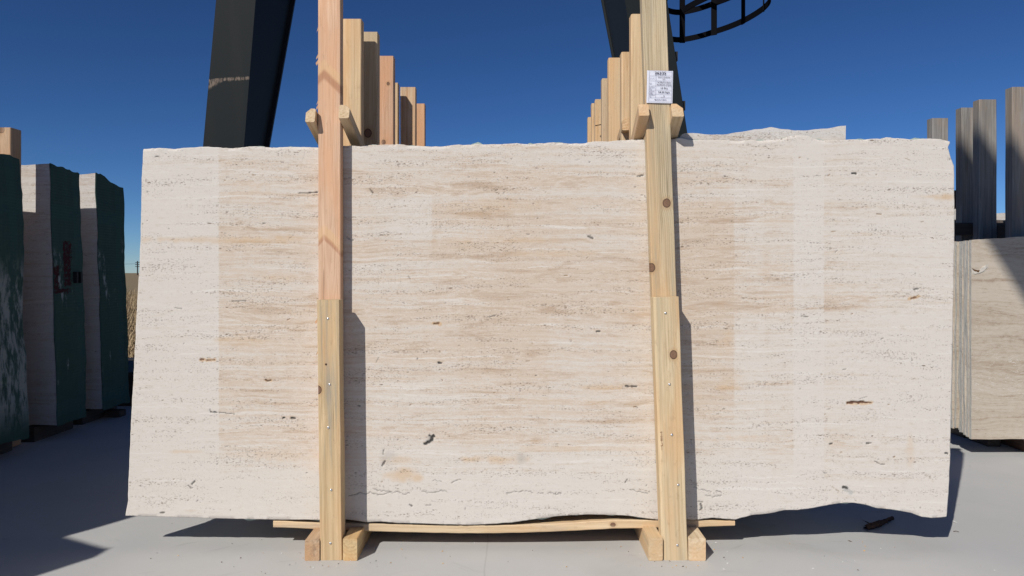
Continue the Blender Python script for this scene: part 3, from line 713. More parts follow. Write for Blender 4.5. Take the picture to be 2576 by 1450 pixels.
F4 = rear_frame('farthest left timber frame with a split shaded post and a lit orange post', [a + (W_p6, {}), b + (W_warm, {})], -.60, 4.31, 4.78)
# right row (left faces seen): px = rear left edge
def right_post(pxl, yf, pt, wd=.088): x0_ = X(pxl, yf + .06); return (x0_, x0_ + wd, yf, Z(pt, yf))
CH = dict(bev=(.005, .002, .002, .005))
a = right_post(1559, 3.31, 131); b = right_post(1527.5, 3.70, 145.5)
rear_frame('right timber frame of the second bundle whose first post has one small knot', [a + (W_q3, CH), b + (W_pale2, CH)], .55, 3.31, 3.75)
a = right_post(1540, 3.80, 190); b = right_post(1511.6, 4.2, 197.5)
rear_frame('right timber frame with a dark edge knot halfway up its rear post', [(a[0], a[1], 3.80, 2.0) + (W_pale, {}), b + (wood('pine_post_edgeknot', (.60, .43, .25), (.46, .29, .14), ring=.016, grey=.15, knots=((.036, .926, .010),)), CH)], .56, 3.80, 4.25)
a = right_post(1495, 4.31, 250); b = right_post(1486, 4.73, 260)
F4r = rear_frame('right timber frame with a bent nail sticking out of its post', [a + (W_q3, CH), b + (W_pale, CH)], .53, 4.31, 4.78)
b = right_post(1477, 5.14, 295)
rear_frame('farthest and shortest right timber frame', [(b[0] + .02, b[1] + .02, 4.84, 1.95) + (W_pale, {}), b + (W_pale2, CH)], .58, 4.84, 5.2)
# bent nail
q = at(1502, 314, 4.305)
vs, fs = [], []
pts = [Vector((0, 0, 0)), Vector((-.012, -.03, -.006)), Vector((-.045, -.05, -.016))]
def tube(pts, r, k=6):
    vs, fs = [], []
    for i, p in enumerate(pts):
        t = (pts[min(i + 1, len(pts) - 1)] - pts[max(0, i - 1)]).normalized(); a_ = t.orthogonal().normalized(); b_ = t.cross(a_)
        for j in range(k): vs.append(p + (a_ * math.cos(j * 2 * math.pi / k) + b_ * math.sin(j * 2 * math.pi / k)) * r)
    for i in range(len(pts) - 1):
        for j in range(k): fs.append((i * k + j, i * k + (j + 1) % k, (i + 1) * k + (j + 1) % k, (i + 1) * k + j))
    fs.append(tuple(range(k - 1, -1, -1))); fs.append(tuple((len(pts) - 1) * k + j for j in range(k)))
    return vs, fs
vs, fs = tube(pts, .003); o = link('nail', mesh('nail', vs, fs, True), F4r, M_rust); o.location = q + Vector((.03, 0, 0)) - F4r.location
# brace stub of the second bundle seen left of the right post
W_or = wood('pine_orange', (.62, .42, .22), (.46, .25, .10), ring=.012, grey=.1)
fb = [o for o in col.objects if o.get('label', '').startswith('right timber frame of the second')][0]
beam('rail', (X(1578, 3.25), 3.25, Z(312, 3.25)), (X(1566, 3.6), 3.62, Z(352, 3.62)), .045, .055, W_or, fb, seg=4, seed='e1', bev=(.014, .003, .003, .003))

# ink stamps on the posts (smudged strokes)
n = N('rust_red_ink', .8, .1); M_ink = n.out((.23, .075, .035))
n = N('black_ink', .8, .1); M_ink2 = n.out((.035, .03, .026))
def strokes(parent, origin, du, dv, L, W_, mat, seed, cnt=14, name='ink_stamp'):
    rs = random.Random(seed); vs, fs = [], []
    du = Vector(du); dv = Vector(dv); o0 = Vector(origin)
    for k in range(cnt):
        a = (k + .3 * rs.random()) / cnt * L; kind = rs.random()
        if kind < .55: p, q_ = (a, W_ * .1), (a + L / cnt * .25, W_ * .95)
        elif kind < .8: p, q_ = (a, W_ * (.1 + .5 * rs.random())), (a + L / cnt * .7, W_ * (.2 + .6 * rs.random()))
        else: p, q_ = (a, W_ * .45), (a + .002, W_ * .6)
        P = o0 + du * p[0] + dv * p[1]; Q_ = o0 + du * q_[0] + dv * q_[1]
        d = (Q_ - P).normalized(); nn = du.cross(dv).normalized(); s_ = d.cross(nn) * .0009
        i = len(vs); vs += [P - s_, P + s_, Q_ + s_, Q_ - s_]; fs.append((i, i + 1, i + 2, i + 3))
    o = link(name, mesh(name, [v - parent.location for v in vs], fs), parent, mat); o['kind'] = 'stuff'; return o
def stamp_right(px0, px1, py0, py1, seed):
    y = YB - .0012
    strokes(fR, (X(px1, y), y, Z(py0, y)), (LEAN, 0, -1), (-1, 0, 0), Z(py0, y) - Z(py1, y), X(px1, y) - X(px0, y), M_ink, seed)
stamp_right(1660.5, 1666.5, 1087, 1134, 3)
xs = -.6512 + .0012
strokes(fL, (X(857, YP) + .0062, YP + .012, Z(1010, YP)), (0, 0, -1), (0, 1, 0), .075, .03, M_ink2, 5, 10)

# ------------------------------------------------------------------ the paper tag
n = N('white_paper', .6, .3); c = n.obj(False); M_paper = n.out((.70, .71, .80))
n = N('printer_ink', .7, .2); M_pr = n.out((.035, .035, .07))
n = N('printer_ink_grey', .7, .2); M_pr2 = n.out((.22, .22, .30))
TW, TH = .0985, .1235
tagc = at(1659.6, 219.2, YP - .0035)
tg = empty('paper_tag', tagc, 'white printed paper tag numbered 26235 stapled to the right front post', 'tag')
tg.rotation_euler = (0, R(1.3), 0)
m_, k_ = 12, 12
vs = [(-TW / 2 + TW * i / m_, -.0008 + .0012 * math.sin(i / m_ * 3.1) * -1 + .001 * (j / k_) ** 3, -TH / 2 + TH * j / k_) for j in range(k_ + 1) for i in range(m_ + 1)]
fs = [(j * 13 + i, j * 13 + i + 1, (j + 1) * 13 + i + 1, (j + 1) * 13 + i) for j in range(k_) for i in range(m_)]
link('sheet', mesh('sheet', vs, fs), tg, M_paper)
# the printed grid
def tx(px_): return (px_ - 600) / 1090 * TW    # tag pixels of the enlarged photo: centre 600, 735
def tz(py_): return (740 - py_) / 1350 * TH
ls = []
def hl(x0, x1, y): ls.append((tx(x0), tx(x1), tz(y) - .00035, tz(y) + .00035))
def vl(x, y0, y1): ls.append((tx(x) - .00035, tx(x) + .00035, tz(y1), tz(y0)))
for y in (85, 285, 490, 705, 880, 1045, 1190, 1365): hl(135, 1090, y)
vl(135, 85, 1365); vl(1090, 85, 1365); vl(425, 285, 1190)
YT = -.0042
vs, fs = [], []
for (a, b, c_, d_) in ls:
    i = len(vs); vs += [(a, YT, c_), (b, YT, c_), (b, YT, d_), (a, YT, d_)]; fs.append((i, i + 1, i + 2, i + 3))
link('printed_grid', mesh('printed_grid', vs, fs), tg, M_pr2)
def text(s, cx, cy, h, mat, bold=0., w_=None, align='CENTER'):
    cu = bpy.data.curves.new('lettering', 'FONT'); cu.body = s; cu.align_x = align; cu.align_y = 'CENTER'; cu.size = h; cu.offset = bold; cu.resolution_u = 3
    o = bpy.data.objects.new('lettering', cu); col.objects.link(o)
    bpy.context.view_layer.update()
    me = bpy.data.meshes.new_from_object(o.evaluated_get(bpy.context.evaluated_depsgraph_get()))
    wd = o.dimensions.x
    col.objects.unlink(o); bpy.data.objects.remove(o)
    sx = (w_ / wd) if w_ and wd > 0 else 1.
    for v in me.vertices: v.co = (v.co.x * sx + tx(cx), YT - .0002, v.co.y + tz(cy))
    me.materials.clear(); me.name = 'lettering'
    return link('lettering', me, tg, mat)
U = TW / 1090
text('26235', 608, 185, 165 * U, M_pr, .00022, 475 * U)
text('PRODUCT', 270, 395, 52 * U, M_pr2, 0, 250 * U)
text('VEINCUT TRAVERTINE', 757, 348, 60 * U, M_pr, .00005, 520 * U); text('RAW', 760, 425, 60 * U, M_pr, .00005, 115 * U)
text('SIZE', 200, 612, 56 * U, M_pr2, .0001, 100 * U)
text('2x120x315 (2pcs)', 765, 557, 78 * U, M_pr, .0001, 555 * U); text('2x135x315 (11pcs)', 765, 655, 78 * U, M_pr, .0001, 590 * U)
text('BUNDLE', 262, 768, 56 * U, M_pr2, .0001, 210 * U); text('PCS', 205, 850, 56 * U, M_pr2, .0001, 90 * U)
text('13 Pcs', 770, 800, 105 * U, M_pr, .0001, 285 * U)
text('BUNDLE', 262, 935, 56 * U, M_pr2, .0001, 210 * U); text('SQM', 222, 1015, 56 * U, M_pr2, .0001, 125 * U)
text('54,34 Sqm', 775, 968, 105 * U, M_pr, .0001, 480 * U)
text('BUNDLE', 267, 1085, 56 * U, M_pr2, .0001, 210 * U); text('NO', 205, 1160, 56 * U, M_pr2, .0001, 75 * U)
text('__5', 728, 1135, 105 * U, M_pr, .0001, 150 * U)
text('MADE IN TURKEY', 635, 1282, 72 * U, M_pr2, .0001, 500 * U)

# ------------------------------------------------------------------ thin lath under the slab
def lath():
    y0, y1 = D + .008, D + .13
    P = [(687, 1310.5, 1327.3), (740, 1313, 1329), (801, 1316, 1332.5), (875, 1317, 1335), (921, 1318, 1337), (1000, 1320.5, 1339), (1100, 1322.5, 1341.5), (1200, 1323, 1342.5), (1288, 1322, 1341.5), (1370, 1319, 1339), (1450, 1315, 1335.5), (1543, 1309, 1330.5), (1618, 1309, 1329.5), (1656, 1309, 1328.5), (1728, 1309, 1328.5), (1760, 1309, 1327), (1800, 1310, 1325), (1849, 1310.5, 1323)]
    vs, fs = [], []; m = 90
    for k in range(m + 1):
        px = 687 + (1849 - 687) * k / m
        a = np.interp(px, [p[0] for p in P], [p[1] for p in P]) + mn.noise((px * .03, 1, 2)) * .7
        b = np.interp(px, [p[0] for p in P], [p[2] for p in P]) + mn.noise((px * .03, 8, 2)) * .7
        x = X(px, y0); za, zb = Z(a, y0), Z(b, y0)
        if k == m: x += .0
        vs += [(x, y0 + .002, zb), (x, y0, zb + .003), (x, y0, za - .003), (x, y0 + .003, za), (x, y1, za), (x, y1, zb)]
    for k in range(m):
        for j in range(6):
            a = k * 6 + j; b = k * 6 + (j + 1) % 6; fs.append((a, a + 6, b + 6, b))
    fs.append(tuple(range(6))); fs.append(tuple(m * 6 + j for j in (5, 4, 3, 2, 1, 0)))
    M = Matrix(((0, 0, 1), (0, 1, 0), (-1, 0, 0)))   # local Z along world X
    ob = bpy.data.objects.new('lath', None)
    R3 = Matrix(((0, 0, 1), (0, 1, 0), (-1, 0, 0))).to_4x4()
    R3.translation = (0, y0, .08)
    inv = R3.inverted()
    me = mesh('wooden_lath', [inv @ Vector(v) for v in vs], fs)
    bpy.data.objects.remove(ob)
    W = wood('pine_lath', (.66, .49, .29), (.50, .33, .16), ring=.008, pith=(.02, .05), grey=.25, knots=((-.0095, X(1542, y0), .0085),))
    o = link('wooden_lath', me, None, W); o.matrix_world = R3
    return tag(o, 'thin wooden lath lying under the big slab across both foot beams', 'lath')
lath()

# ------------------------------------------------------------------ bundles on the left, end faces under green net
def net_mat(name, red=False, scuff=.5, zmid=.8):
    n = N(name, .75, .25); c = n.obj(False); x, y, z = n.sep(c)
    rib = n.math('SINE', n.math('MULTIPLY', n.math('ADD', y, n.math('MULTIPLY', n.noise(c, 3, 2, .5), .01)), 520.))
    rib2 = n.math('SINE', n.math('MULTIPLY', z, 330.))
    f = n.noise(n.vec('MULTIPLY', c, (1, 16, 2)), 1, 4, .6)
    colr = n.mix(f, (.038, .084, .068), (.062, .125, .100))
    colr = n.mix(n.math('MULTIPLY', n.ramp(rib, .2, 1.), .45), colr, (.010, .033, .028))
    band = n.math('MAXIMUM', n.ramp(n.math('ABSOLUTE', n.math('SUBTRACT', z, 1.46)), .05, .045), n.ramp(n.math('ABSOLUTE', n.math('SUBTRACT', z, .20)), .05, .045))
    band = n.math('MAXIMUM', band, n.ramp(n.math('ABSOLUTE', n.math('SUBTRACT', y, .27)), .035, .032))
    colr = n.mix(n.math('MULTIPLY', band, .6), colr, (.045, .105, .09))
    s = n.noise(n.vec('MULTIPLY', c, (1, 22, 7)), 1, 6, .72)
    big = n.noise(n.vec('MULTIPLY', c, (1, 5, 2.2)), 1, 3, .5)
    msk = n.math('MULTIPLY', n.ramp(n.math('ADD', s, n.math('MULTIPLY', big, .5)), .93 - .18 * scuff, .99 - .12 * scuff), n.ramp(n.math('ABSOLUTE', n.math('SUBTRACT', z, zmid)), .55, .30))
    colr = n.mix(n.math('MULTIPLY', msk, .8), colr, (.42, .44, .43))
    if red:
        e = n.math('ADD', n.math('MULTIPLY', n.noise(c, 24, 3, .6), .06), -.03)
        bx = n.math('MULTIPLY', n.ramp(n.math('ABSOLUTE', n.math('SUBTRACT', n.math('ADD', y, e), .15)), .045, .038), n.ramp(n.math('ABSOLUTE', n.math('SUBTRACT', n.math('ADD', z, e), 1.13)), .15, .14))
        b2 = n.math('MULTIPLY', n.ramp(n.math('ABSOLUTE', n.math('SUBTRACT', n.math('ADD', y, e), .03)), .03, .024), n.ramp(n.math('ABSOLUTE', n.math('SUBTRACT', n.math('ADD', z, e), 1.03)), .09, .08))
        b3 = n.math('MULTIPLY', n.ramp(n.math('ABSOLUTE', n.math('SUBTRACT', y, .09)), .09, .08), n.ramp(n.math('ABSOLUTE', n.math('SUBTRACT', n.math('ADD', z, e), .95)), .018, .012))
        b = n.math('MAXIMUM', n.math('MAXIMUM', bx, b2), b3)
        colr = n.mix(n.math('MULTIPLY', b, n.ramp(n.noise(c, 40, 4, .7), .36, .50)), colr, (.055, .008, .010))
    h = n.math('ADD', n.math('MULTIPLY', rib, .4), n.math('MULTIPLY', rib2, .3))
    return n.out(colr, .8, n.bump(h, .002, .6))
M_n1 = net_mat('green_net_scuffed', scuff=1.75, zmid=.66)
M_n2 = net_mat('green_net_red_mark', red=True, scuff=.7, zmid=.80)
M_n3 = net_mat('green_net_dusty', scuff=.7, zmid=.85)
def left_bundle(y0, y1, xt, xb, zt, mat, label, x_left=-6.0, slope=0., zb=.10, seed=0, bulge=0., rise=0.):
    """block of slabs standing on two foot beams; stone faces the camera, green net over its right end"""
    root = empty('slab_bundle', ((x_left + xb) / 2, y0, 0), label, 'slab bundle', 'netted slab bundles down the left side')
    dy = y1 - y0; NZ, NY, NX = 40, 14, 60
    def prof(s, f):   # x of end face at height fraction s and depth fraction f
        return xb + (xt - xb) * s + mn.fractal(Vector((seed * 4, s * 7, f * .7)), 1, 2, 3) * .012 + bulge * math.sin(s * 9 + seed) * .01
    def ztop(x, f): return zt + rise * min(.5, max(0, xb - x)) - slope * f * dy + mn.fractal(Vector((x * 2.0, seed * 2.7, f * 3)), 1, 2, 4) * .022
    def zbot(x, f): return zb + mn.fractal(Vector((x * 2.2, seed * 1.3 + 40, f * 2)), 1, 2, 4) * .018
    vs, fs = [], []
    # stone body: front, top, back, bottom, left
    xs = [x_left + (0 - 0) + k / NX for k in range(NX + 1)]
    for fi, f in enumerate((0., .25, .5, .75, 1.)):
        for k in range(NX + 1):
            t = k / NX
            for j in range(13):
                s = j / 12; xe = prof(s, f) - .004; x = x_left + (xe - x_left) * t
                z0_, z1_ = zbot(x, f), ztop(x, f); vs.append((x, f * dy, z0_ + (z1_ - z0_) * s))
    S = (NX + 1) * 13
    for k in range(NX):
        for j in range(12):
            a = k * 13 + j; fs.append((a, a + 13, a + 14, a + 1)); b = a + 4 * S; fs.append((b, b + 1, b + 14, b + 13))
    for fi in range(4):
        o_ = fi * S
        for k in range(NX):
            a = o_ + k * 13; fs.append((a, a + S, a + S + 13, a + 13)); a += 12; fs.append((a, a + 13, a + 13 + S, a + S))
        for j in range(12):
            a = o_ + j; fs.append((a, a + 1, a + 1 + S, a + S)); a = o_ + NX * 13 + j; fs.append((a, a + S, a + S + 1, a + 1))
    o = link('stone_pack', mesh('stone_pack', [Vector(v) - Vector((root.location.x, 0, 0)) for v in vs], fs), root, M_trav2)
    # net: a skin over the right end, lapping 1.5 cm round the corners
    vs, fs = [], []
    for j in range(NZ + 1):
        s = j / NZ
        for i in range(NY + 1):
            f = i / NY; xe = prof(s, f) + .003 + .003 * abs(mn.noise((f * 20, s * 20, seed)))
            z0_, z1_ = zbot(xe, f) - .006, ztop(xe, f) + .004 + .006 * mn.noise((f * 15, 2, seed)); vs.append((xe, -.003 + f * (dy + .006), z0_ + (z1_ - z0_) * s))
    for j in range(NZ):
        for i in range(NY):
            a = j * (NY + 1) + i; fs.append((a, a + 1, a + NY + 2, a + NY + 1))
    nn = len(vs); bvs = [(v[0] - .003, v[1], v[2]) for v in vs]; vs += bvs
    ring_ = [j * (NY + 1) for j in range(NZ + 1)] + [NZ * (NY + 1) + i for i in range(1, NY + 1)] + [j * (NY + 1) + NY for j in range(NZ - 1, -1, -1)] + [i for i in range(NY - 1, 0, -1)]
    for a, b in zip(ring_, ring_[1:] + ring_[:1]): fs.append((a, b, b + nn, a + nn))
    # material object coords: y from front, z from ground, so put the origin there
    link('green_net', mesh('green_net', [Vector(v) - Vector((root.location.x, 0, 0)) for v in vs], fs), root, mat)
    for fx in (xb - .16, -5.3):
        beam('foot_beam', (fx, y0 - .05, .045), (fx, y1 + .04, .045), .09, .088, W_dark, root, seg=3, seed='lb%d%.1f' % (seed, fx))
    return root
left_bundle(4.04, 4.40, -2.93, -2.885, 1.745, M_n1, 'nearest netted bundle at the left edge with broad white scuffs on its green end', seed=1, bulge=1.)
B2 = left_bundle(4.71, 5.03, -2.945, -2.895, 1.765, M_n2, 'middle netted bundle on the left with a dark red paint mark on its green end', seed=2, slope=.1)
B3 = left_bundle(5.24, 5.60, -2.95, -2.90, 1.765, M_n3, 'farthest netted bundle on the left, next to the big slab, white flecks on its end', seed=3, slope=.15)
# bundles nearer than the frame shows; their shadows lie on the floor at the left
left_bundle(3.40, 3.80, -2.93, -2.89, 1.76, M_n3, 'netted slab bundle standing on the left just outside the picture', seed=4)
left_bundle(2.72, 3.10, -2.93, -2.89, 1.76, M_n3, 'netted slab bundle standing on the left outside the picture, nearer the camera', seed=5)
left_bundle(2.04, 2.42, -2.93, -2.89, 1.76, M_n3, 'netted slab bundle left of the camera, third from the visible ones', seed=6)
left_bundle(1.37, 1.75, -2.85, -2.85, 1.90, M_n3, 'taller netted slab bundle left of the camera', seed=7)
left_bundle(.93, 1.02, -2.75, -2.75, 1.815, M_n3, 'thin netted slab bundle beside the camera on the left', seed=8, bulge=0, rise=.42)
# two black slots in net of the middle bundle
for yy in (4.925, 4.972):
    boxm('slot', -2.93, -2.898, yy, yy + .016, 1.0, 1.075, M_black, B2)
# post standing behind the nearest bundle
yq = 4.47
lp = empty('timber_support', (X(13, yq), yq, 0), 'brown wooden post rising behind the nearest netted bundle at the left edge', 'timber support')
W_lp = wood('pine_post_far_left', (.50, .33, .19), (.32, .19, .10), ring=.012, grey=.1, pith=(.02, .03), knots=((-.008, .955, .018),))
beam('post', (X(7, yq), yq + .05, 0.01), (X(7, yq), yq + .05, Z(321, yq)), X(26.5, yq) - X(-13, yq), .10, W_lp, lp, seg=12, seed='lp', bev=(.004,) * 4)
# small dark offcut on the floor by the far bundle
oc = beam('timber_offcut', (-3.01, 5.50, .024), (-2.895, 5.50, .024), .09, .046, W_dark, None, xdir=(0, 1, 0), seg=2, seed='oc')
tag(oc, 'small dark timber offcut on the shaded floor by the farthest netted bundle', 'offcut')

# ------------------------------------------------------------------ stone on the right
ytR = 4.30
def right_pack():
    x0 = X(2443.5, ytR)
    top = [(x0, Z(604, ytR)), (X(2500, ytR), Z(600.5, ytR)), (X(2576, ytR), Z(596, ytR)), (6, Z(596, ytR) + .02)]
    f = rough_slab('stone_slab', x0, 5.6, ytR, .10, 1.26, M_trav3, seed=90, m=200, amp=.004, top=top, th=.022)
    # a chipped corner: push front verts back near the chip
    me = f.data
    cx, cz = X(2455, ytR), Z(679, ytR) - .10
    for v in me.vertices:
        dx = (v.co.x - cx) / .045; dz = (v.co.z - cz) / .03
    tag(f, 'brown veined stone slab facing the camera at the right edge with a chipped corner', 'stone slab')
    for k in range(9):
        xx = x0 - .004 + .008 * math.sin(k * 5.1) + (.006 if k % 3 == 1 else 0)
        o = rough_slab('stone_slab', xx, 5.5, ytR + .0245 + k * .0232, .105 + .006 * (k % 3) + .004 * k, 1.255 + .004 * math.sin(k * 2.), M_trav3, seed=91 + k, m=60, amp=.006, th=.0205 if k % 2 else .022, side=.012)
        tag(o, 'slab showing only its pale ragged edge in the pack at the right', 'stone slab', 'slabs in the right hand pack')
    # chip: pale broken flake with a brown hollow
    n = N('fresh_stone_break', .9, .1); c = n.obj(False)
    M_chip = n.out(n.mix(n.noise(c, 40, 4, .7), (.50, .46, .40), (.64, .60, .54)), None, n.bump(n.noise(c, 60, 4, .7), .006, .9))
    n = N('brown_hollow', .9, .1); M_hol = n.out((.13, .07, .035))
    rs = random.Random(4)
    def blob(nm, pts, mat, dy):
        cx_ = sum(p[0] for p in pts) / len(pts); cy_ = sum(p[1] for p in pts) / len(pts)
        y = ytR - dy; vs = []
        fine = []
        for a, b in zip(pts, pts[1:] + pts[:1]):
            for t in (0, .33, .66): fine.append((a[0] + (b[0] - a[0]) * t + rs.uniform(-.7, .7), a[1] + (b[1] - a[1]) * t + rs.uniform(-.7, .7)))
        k = len(fine)
        vs = [at(px, py, ytR + .001) for px, py in fine] + [at(cx_ + (px - cx_) * .8, cy_ + (py - cy_) * .8, y) for px, py in fine] + [at(cx_, cy_, y - .0005)]
        vs = [Vector((v.x - f.location.x, v.y - f.location.y, v.z - f.location.z)) for v in vs]
        fs = [(i, (i + 1) % k, k + (i + 1) % k, k + i) for i in range(k)] + [(k + i, k + (i + 1) % k, 2 * k) for i in range(k)]
        fs = [tuple(reversed(q_)) for q_ in fs]
        return link(nm, mesh(nm, vs, fs), f, mat)
    blob('broken_chip', [(2442, 676), (2452, 679), (2462, 681), (2470, 672), (2484, 664), (2487, 671), (2478, 682), (2466, 689), (2452, 692), (2446, 690)], M_chip, .004)
    blob('chip_hollow', [(2443, 675), (2449, 677), (2460, 680), (2468, 679), (2463, 686), (2455, 684), (2449, 682)], M_hol, .0055)
    return f
right_pack()
# foot beams under it
n = N('terracotta_timber', .9, .1)
for i, (px, lb) in enumerate(((2560, 'reddish brown foot beam under the right hand pack of slabs'),)):
    W_r = wood('reddish_beam', (.13, .07, .05), (.08, .045, .03), ring=.014)
    o = beam('timber_beam', (X(px, ytR) + .24, ytR + .01, .05), (X(px, ytR) + .24, ytR + .40, .05), .26, .092, W_r, None, seg=3, seed='rf%d' % i); tag(o, lb, 'timber beam')
o = beam('timber_beam', (5.0, ytR - .02, .05), (5.0, ytR + .40, .05), .26, .092, W_dark, None, seg=3, seed='rf9'); tag(o, 'dark foot beam under the far end of the right hand pack', 'timber beam')

# weathered posts of the row behind: frames of two bundles
def grey_post(px0, px1, py, y, mat, par, zb=.08):
    x0_, x1_ = X(px0, y), X(px1, y)
    return beam('post', ((x0_ + x1_) / 2, y + .035, zb), ((x0_ + x1_) / 2, y + .035, Z(py, y)), x1_ - x0_, .07, mat, par, seg=12, seed='g%d' % px0, bev=(.004, .004, .004, .004), rough=.002)
g1 = empty('timber_support', (3.05, 4.5, 0), 'grey weathered post at the right edge, tallest of the four', 'timber support')
grey_post(2547, 2592, 219, 4.56, W_grey, g1)
g2 = empty('timber_support', (3.05, 4.9, 0), 'pair of grey weathered posts side by side behind the brown stone slab', 'timber support')
grey_post(2419, 2463, 271, 5.02, W_grey, g2); grey_post(2463.5, 2508, 250.5, 4.80, W_grey, g2)
def hrail(px0, px1, py0, py1, y, par, nm='rail', d=.06, mat=None):
    x0_, x1_ = X(px0, y), X(px1, y); zc = (Z(py0, y) + Z(py1, y)) / 2; h_ = Z(py0, y) - Z(py1, y)
    return beam(nm, (x0_, y + d / 2, zc), (x1_, y + d / 2, zc), d, h_, mat or W_dark, par, xdir=(0, 1, 0), seg=4, seed='h%d' % px0)
hrail(2380, 2750, 561, 592, 4.89, g2)
hrail(2384, 2424.5, 479, 523, 5.12, g2, d=.16)
hrail(2545, 2566, 566, 606, 4.64, g1, d=.14)
g3 = empty('timber_support', (3.1, 5.4, 0), 'short grey weathered post peeking over the right end of the big slab', 'timber support')
grey_post(2345, 2386, 297.5, 5.42, W_grey, g3)
for par, xx, ya, yb in ((g1, 3.05, 4.54, 4.72), (g2, 3.05, 4.78, 5.12), (g3, 3.07, 5.38, 5.62)):
    for dx in (-.09, .09): beam('foot_beam', (xx + dx, ya, .045), (xx + dx, yb, .045), .08, .088, W_dark, par, seg=2, seed='gf%.1f%.1f' % (xx + dx, ya))
# dark pack behind those posts, and a pale sunlit slab beyond
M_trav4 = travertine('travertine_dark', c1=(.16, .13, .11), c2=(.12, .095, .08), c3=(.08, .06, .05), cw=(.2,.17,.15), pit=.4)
for k in range(5):
    o = rough_slab('stone_slab', X(2395, 5.2) - .02 * (k % 2), 6.0, 5.20 + k * .03, .11, Z(554, 5.2) + .003 * (k % 2), M_trav4, seed=120 + k, m=50, amp=.006, th=.025, emat=M_trav4)
    tag(o, 'dark stone slab in the shaded pack behind the two grey posts', 'stone slab', 'slabs of the shaded pack on the right')
o = rough_slab('stone_slab', 3.55, 7.2, 6.5, .10, 1.6, M_trav2, seed=140, m=140, amp=.02, th=.03, top=[(3.55, 1.63), (X(2420, 6.5), Z(524, 6.5)), (X(2509, 6.5), Z(535.5, 6.5)), (X(2548, 6.5), Z(537, 6.5)), (7.2, 1.6)])
tag(o, 'pale sunlit slab seen through the gap between the grey posts', 'stone slab')
for fx in (3.75, 6.5):
    o = beam('timber_beam', (fx, 6.35, .05), (fx, 6.75, .05), .1, .09, W_dark, None, seg=2, seed='pf%.1f' % fx); tag(o, 'dark foot beam under the pale sunlit slab, %s end' % ('left' if fx < 5 else 'right'), 'timber beam')
for fx in (3.75, 5.6):
    o = beam('timber_beam', (fx, 5.15, .055), (fx, 5.40, .055), .1, .10, W_dark, None, seg=2, seed='df%.1f' % fx); tag(o, 'dark foot beam under the shaded pack, %s end' % ('left' if fx < 4.5 else 'right'), 'timber beam')

# ------------------------------------------------------------------ gantry crane
def paint_mat(name, scrape=None, base=(.0115, .0145, .016)):
    n = N(name, .6, .12); c = n.obj(False); x, y, z = n.sep(c)
    a = n.noise(c, 1.3, 4, .6); b = n.noise(c, 40, 3, .6)
    colr = n.mix(a, base, [v * 1.25 for v in base])
    sp = n.voro(c, 9)
    colr = n.mix(n.math('MULTIPLY', n.ramp(sp[0], .03, .02), .5), colr, (.05, .055, .06))
    dust = n.noise(n.vec('MULTIPLY', c, (6, 6, .7)), 1, 4, .6)
    colr = n.mix(n.math('MULTIPLY', n.ramp(dust, .5, .8), .2), colr, (.03, .03, .028))
    if scrape:
        sx, sz = scrape
        e = n.math('MULTIPLY', n.math('SUBTRACT', n.noise(n.vec('MULTIPLY', c, (28, 28, 45)), 1, 5, .75), .5), .05)
        dz = n.math('SUBTRACT', n.math('ADD', z, e), n.math('ADD', n.math('MULTIPLY', n.math('SUBTRACT', x, sx), .06), sz))
        band = n.ramp(n.math('ABSOLUTE', dz), .016, .009)
        tri = n.math('MULTIPLY', n.ramp(n.math('ADD', n.math('MULTIPLY', n.math('SUBTRACT', x, sx), .55), n.math('MULTIPLY', dz, -1.)), .085, .06), n.ramp(dz, .004, -.004))
        tri = n.math('MULTIPLY', tri, n.ramp(dz, -.09, -.05))
        br = n.noise(n.vec('MULTIPLY', c, (60, 60, 12)), 1, 4, .8)
        gap = n.ramp(n.noise(n.vec('MULTIPLY', c, (9, 1, 1)), 1, 3, .6), .36, .50)
        m = n.math('MULTIPLY', n.math('MAXIMUM', n.math('MULTIPLY', band, gap), tri), n.math('MULTIPLY', n.ramp(br, .40, .56), .8))
        m = n.math('MULTIPLY', m, n.ramp(y, -.29, -.295))
        colr = n.mix(m, colr, n.mix(n.noise(c, 50, 3, .6), (.30, .27, .23), (.16, .085, .05)))
    return n.out(colr, .6, n.bump(b, .0006, .3))
M_crane = paint_mat('dark_grey_crane_paint', (X(527, 6.5) + 2.7, Z(203, 6.5)))
M_crane2 = paint_mat('dark_grey_crane_paint_plain')
def crane_leg(name, rows, parent, mat, fl=.03, back_flange=True):
    """rows: list of (z, xl, xr, yf, yb) from low to high; tapered box with a thin plate flange at its rear edge"""
    vs, fs = [], []
    for (z, xl, xr_, yf, yb) in rows: vs += [(xl, yf, z), (xr_, yf, z), (xr_, yb, z), (xl, yb, z)]
    for k in range(len(rows) - 1):
        for j in range(4): a = k * 4 + j; b = k * 4 + (j + 1) % 4; fs.append((a, b, b + 4, a + 4))
    fs += [(3, 2, 1, 0), tuple(len(rows) * 4 - 4 + j for j in range(4))]
    return link(name, mesh(name, [Vector(v) - parent.location for v in vs], fs), parent, mat)
def plate(name, rows, parent, mat):
    return crane_leg(name, rows, parent, mat)
sL = (X(545, 6.5) - X(512, 6.5)) / (Z(0, 6.5) - Z(370, 6.5))
def Lrow(z):
    z0 = Z(0, 6.5); xl = X(543.5, 6.5) + (z - z0) * sL; xr_ = X(643, 6.5) + (z - z0) * (X(643, 6.5) - X(613.5, 6.5)) / (Z(0, 6.5) - Z(370, 6.5))
    dp = max(.25, .86 + (z - z0) * .27)
    return (z, xl, xr_, 6.5, 6.5 + dp)
gl = empty('gantry_crane', (-2.7, 6.8, 0), 'dark grey steel crane leg with a white scrape, rising behind the slab on the left', 'crane')
rowsL = [Lrow(z) for z in (0.02, .6, 1.2, 2.2, 3.47, 5.5)]
crane_leg('box_section', rowsL, gl, M_crane)
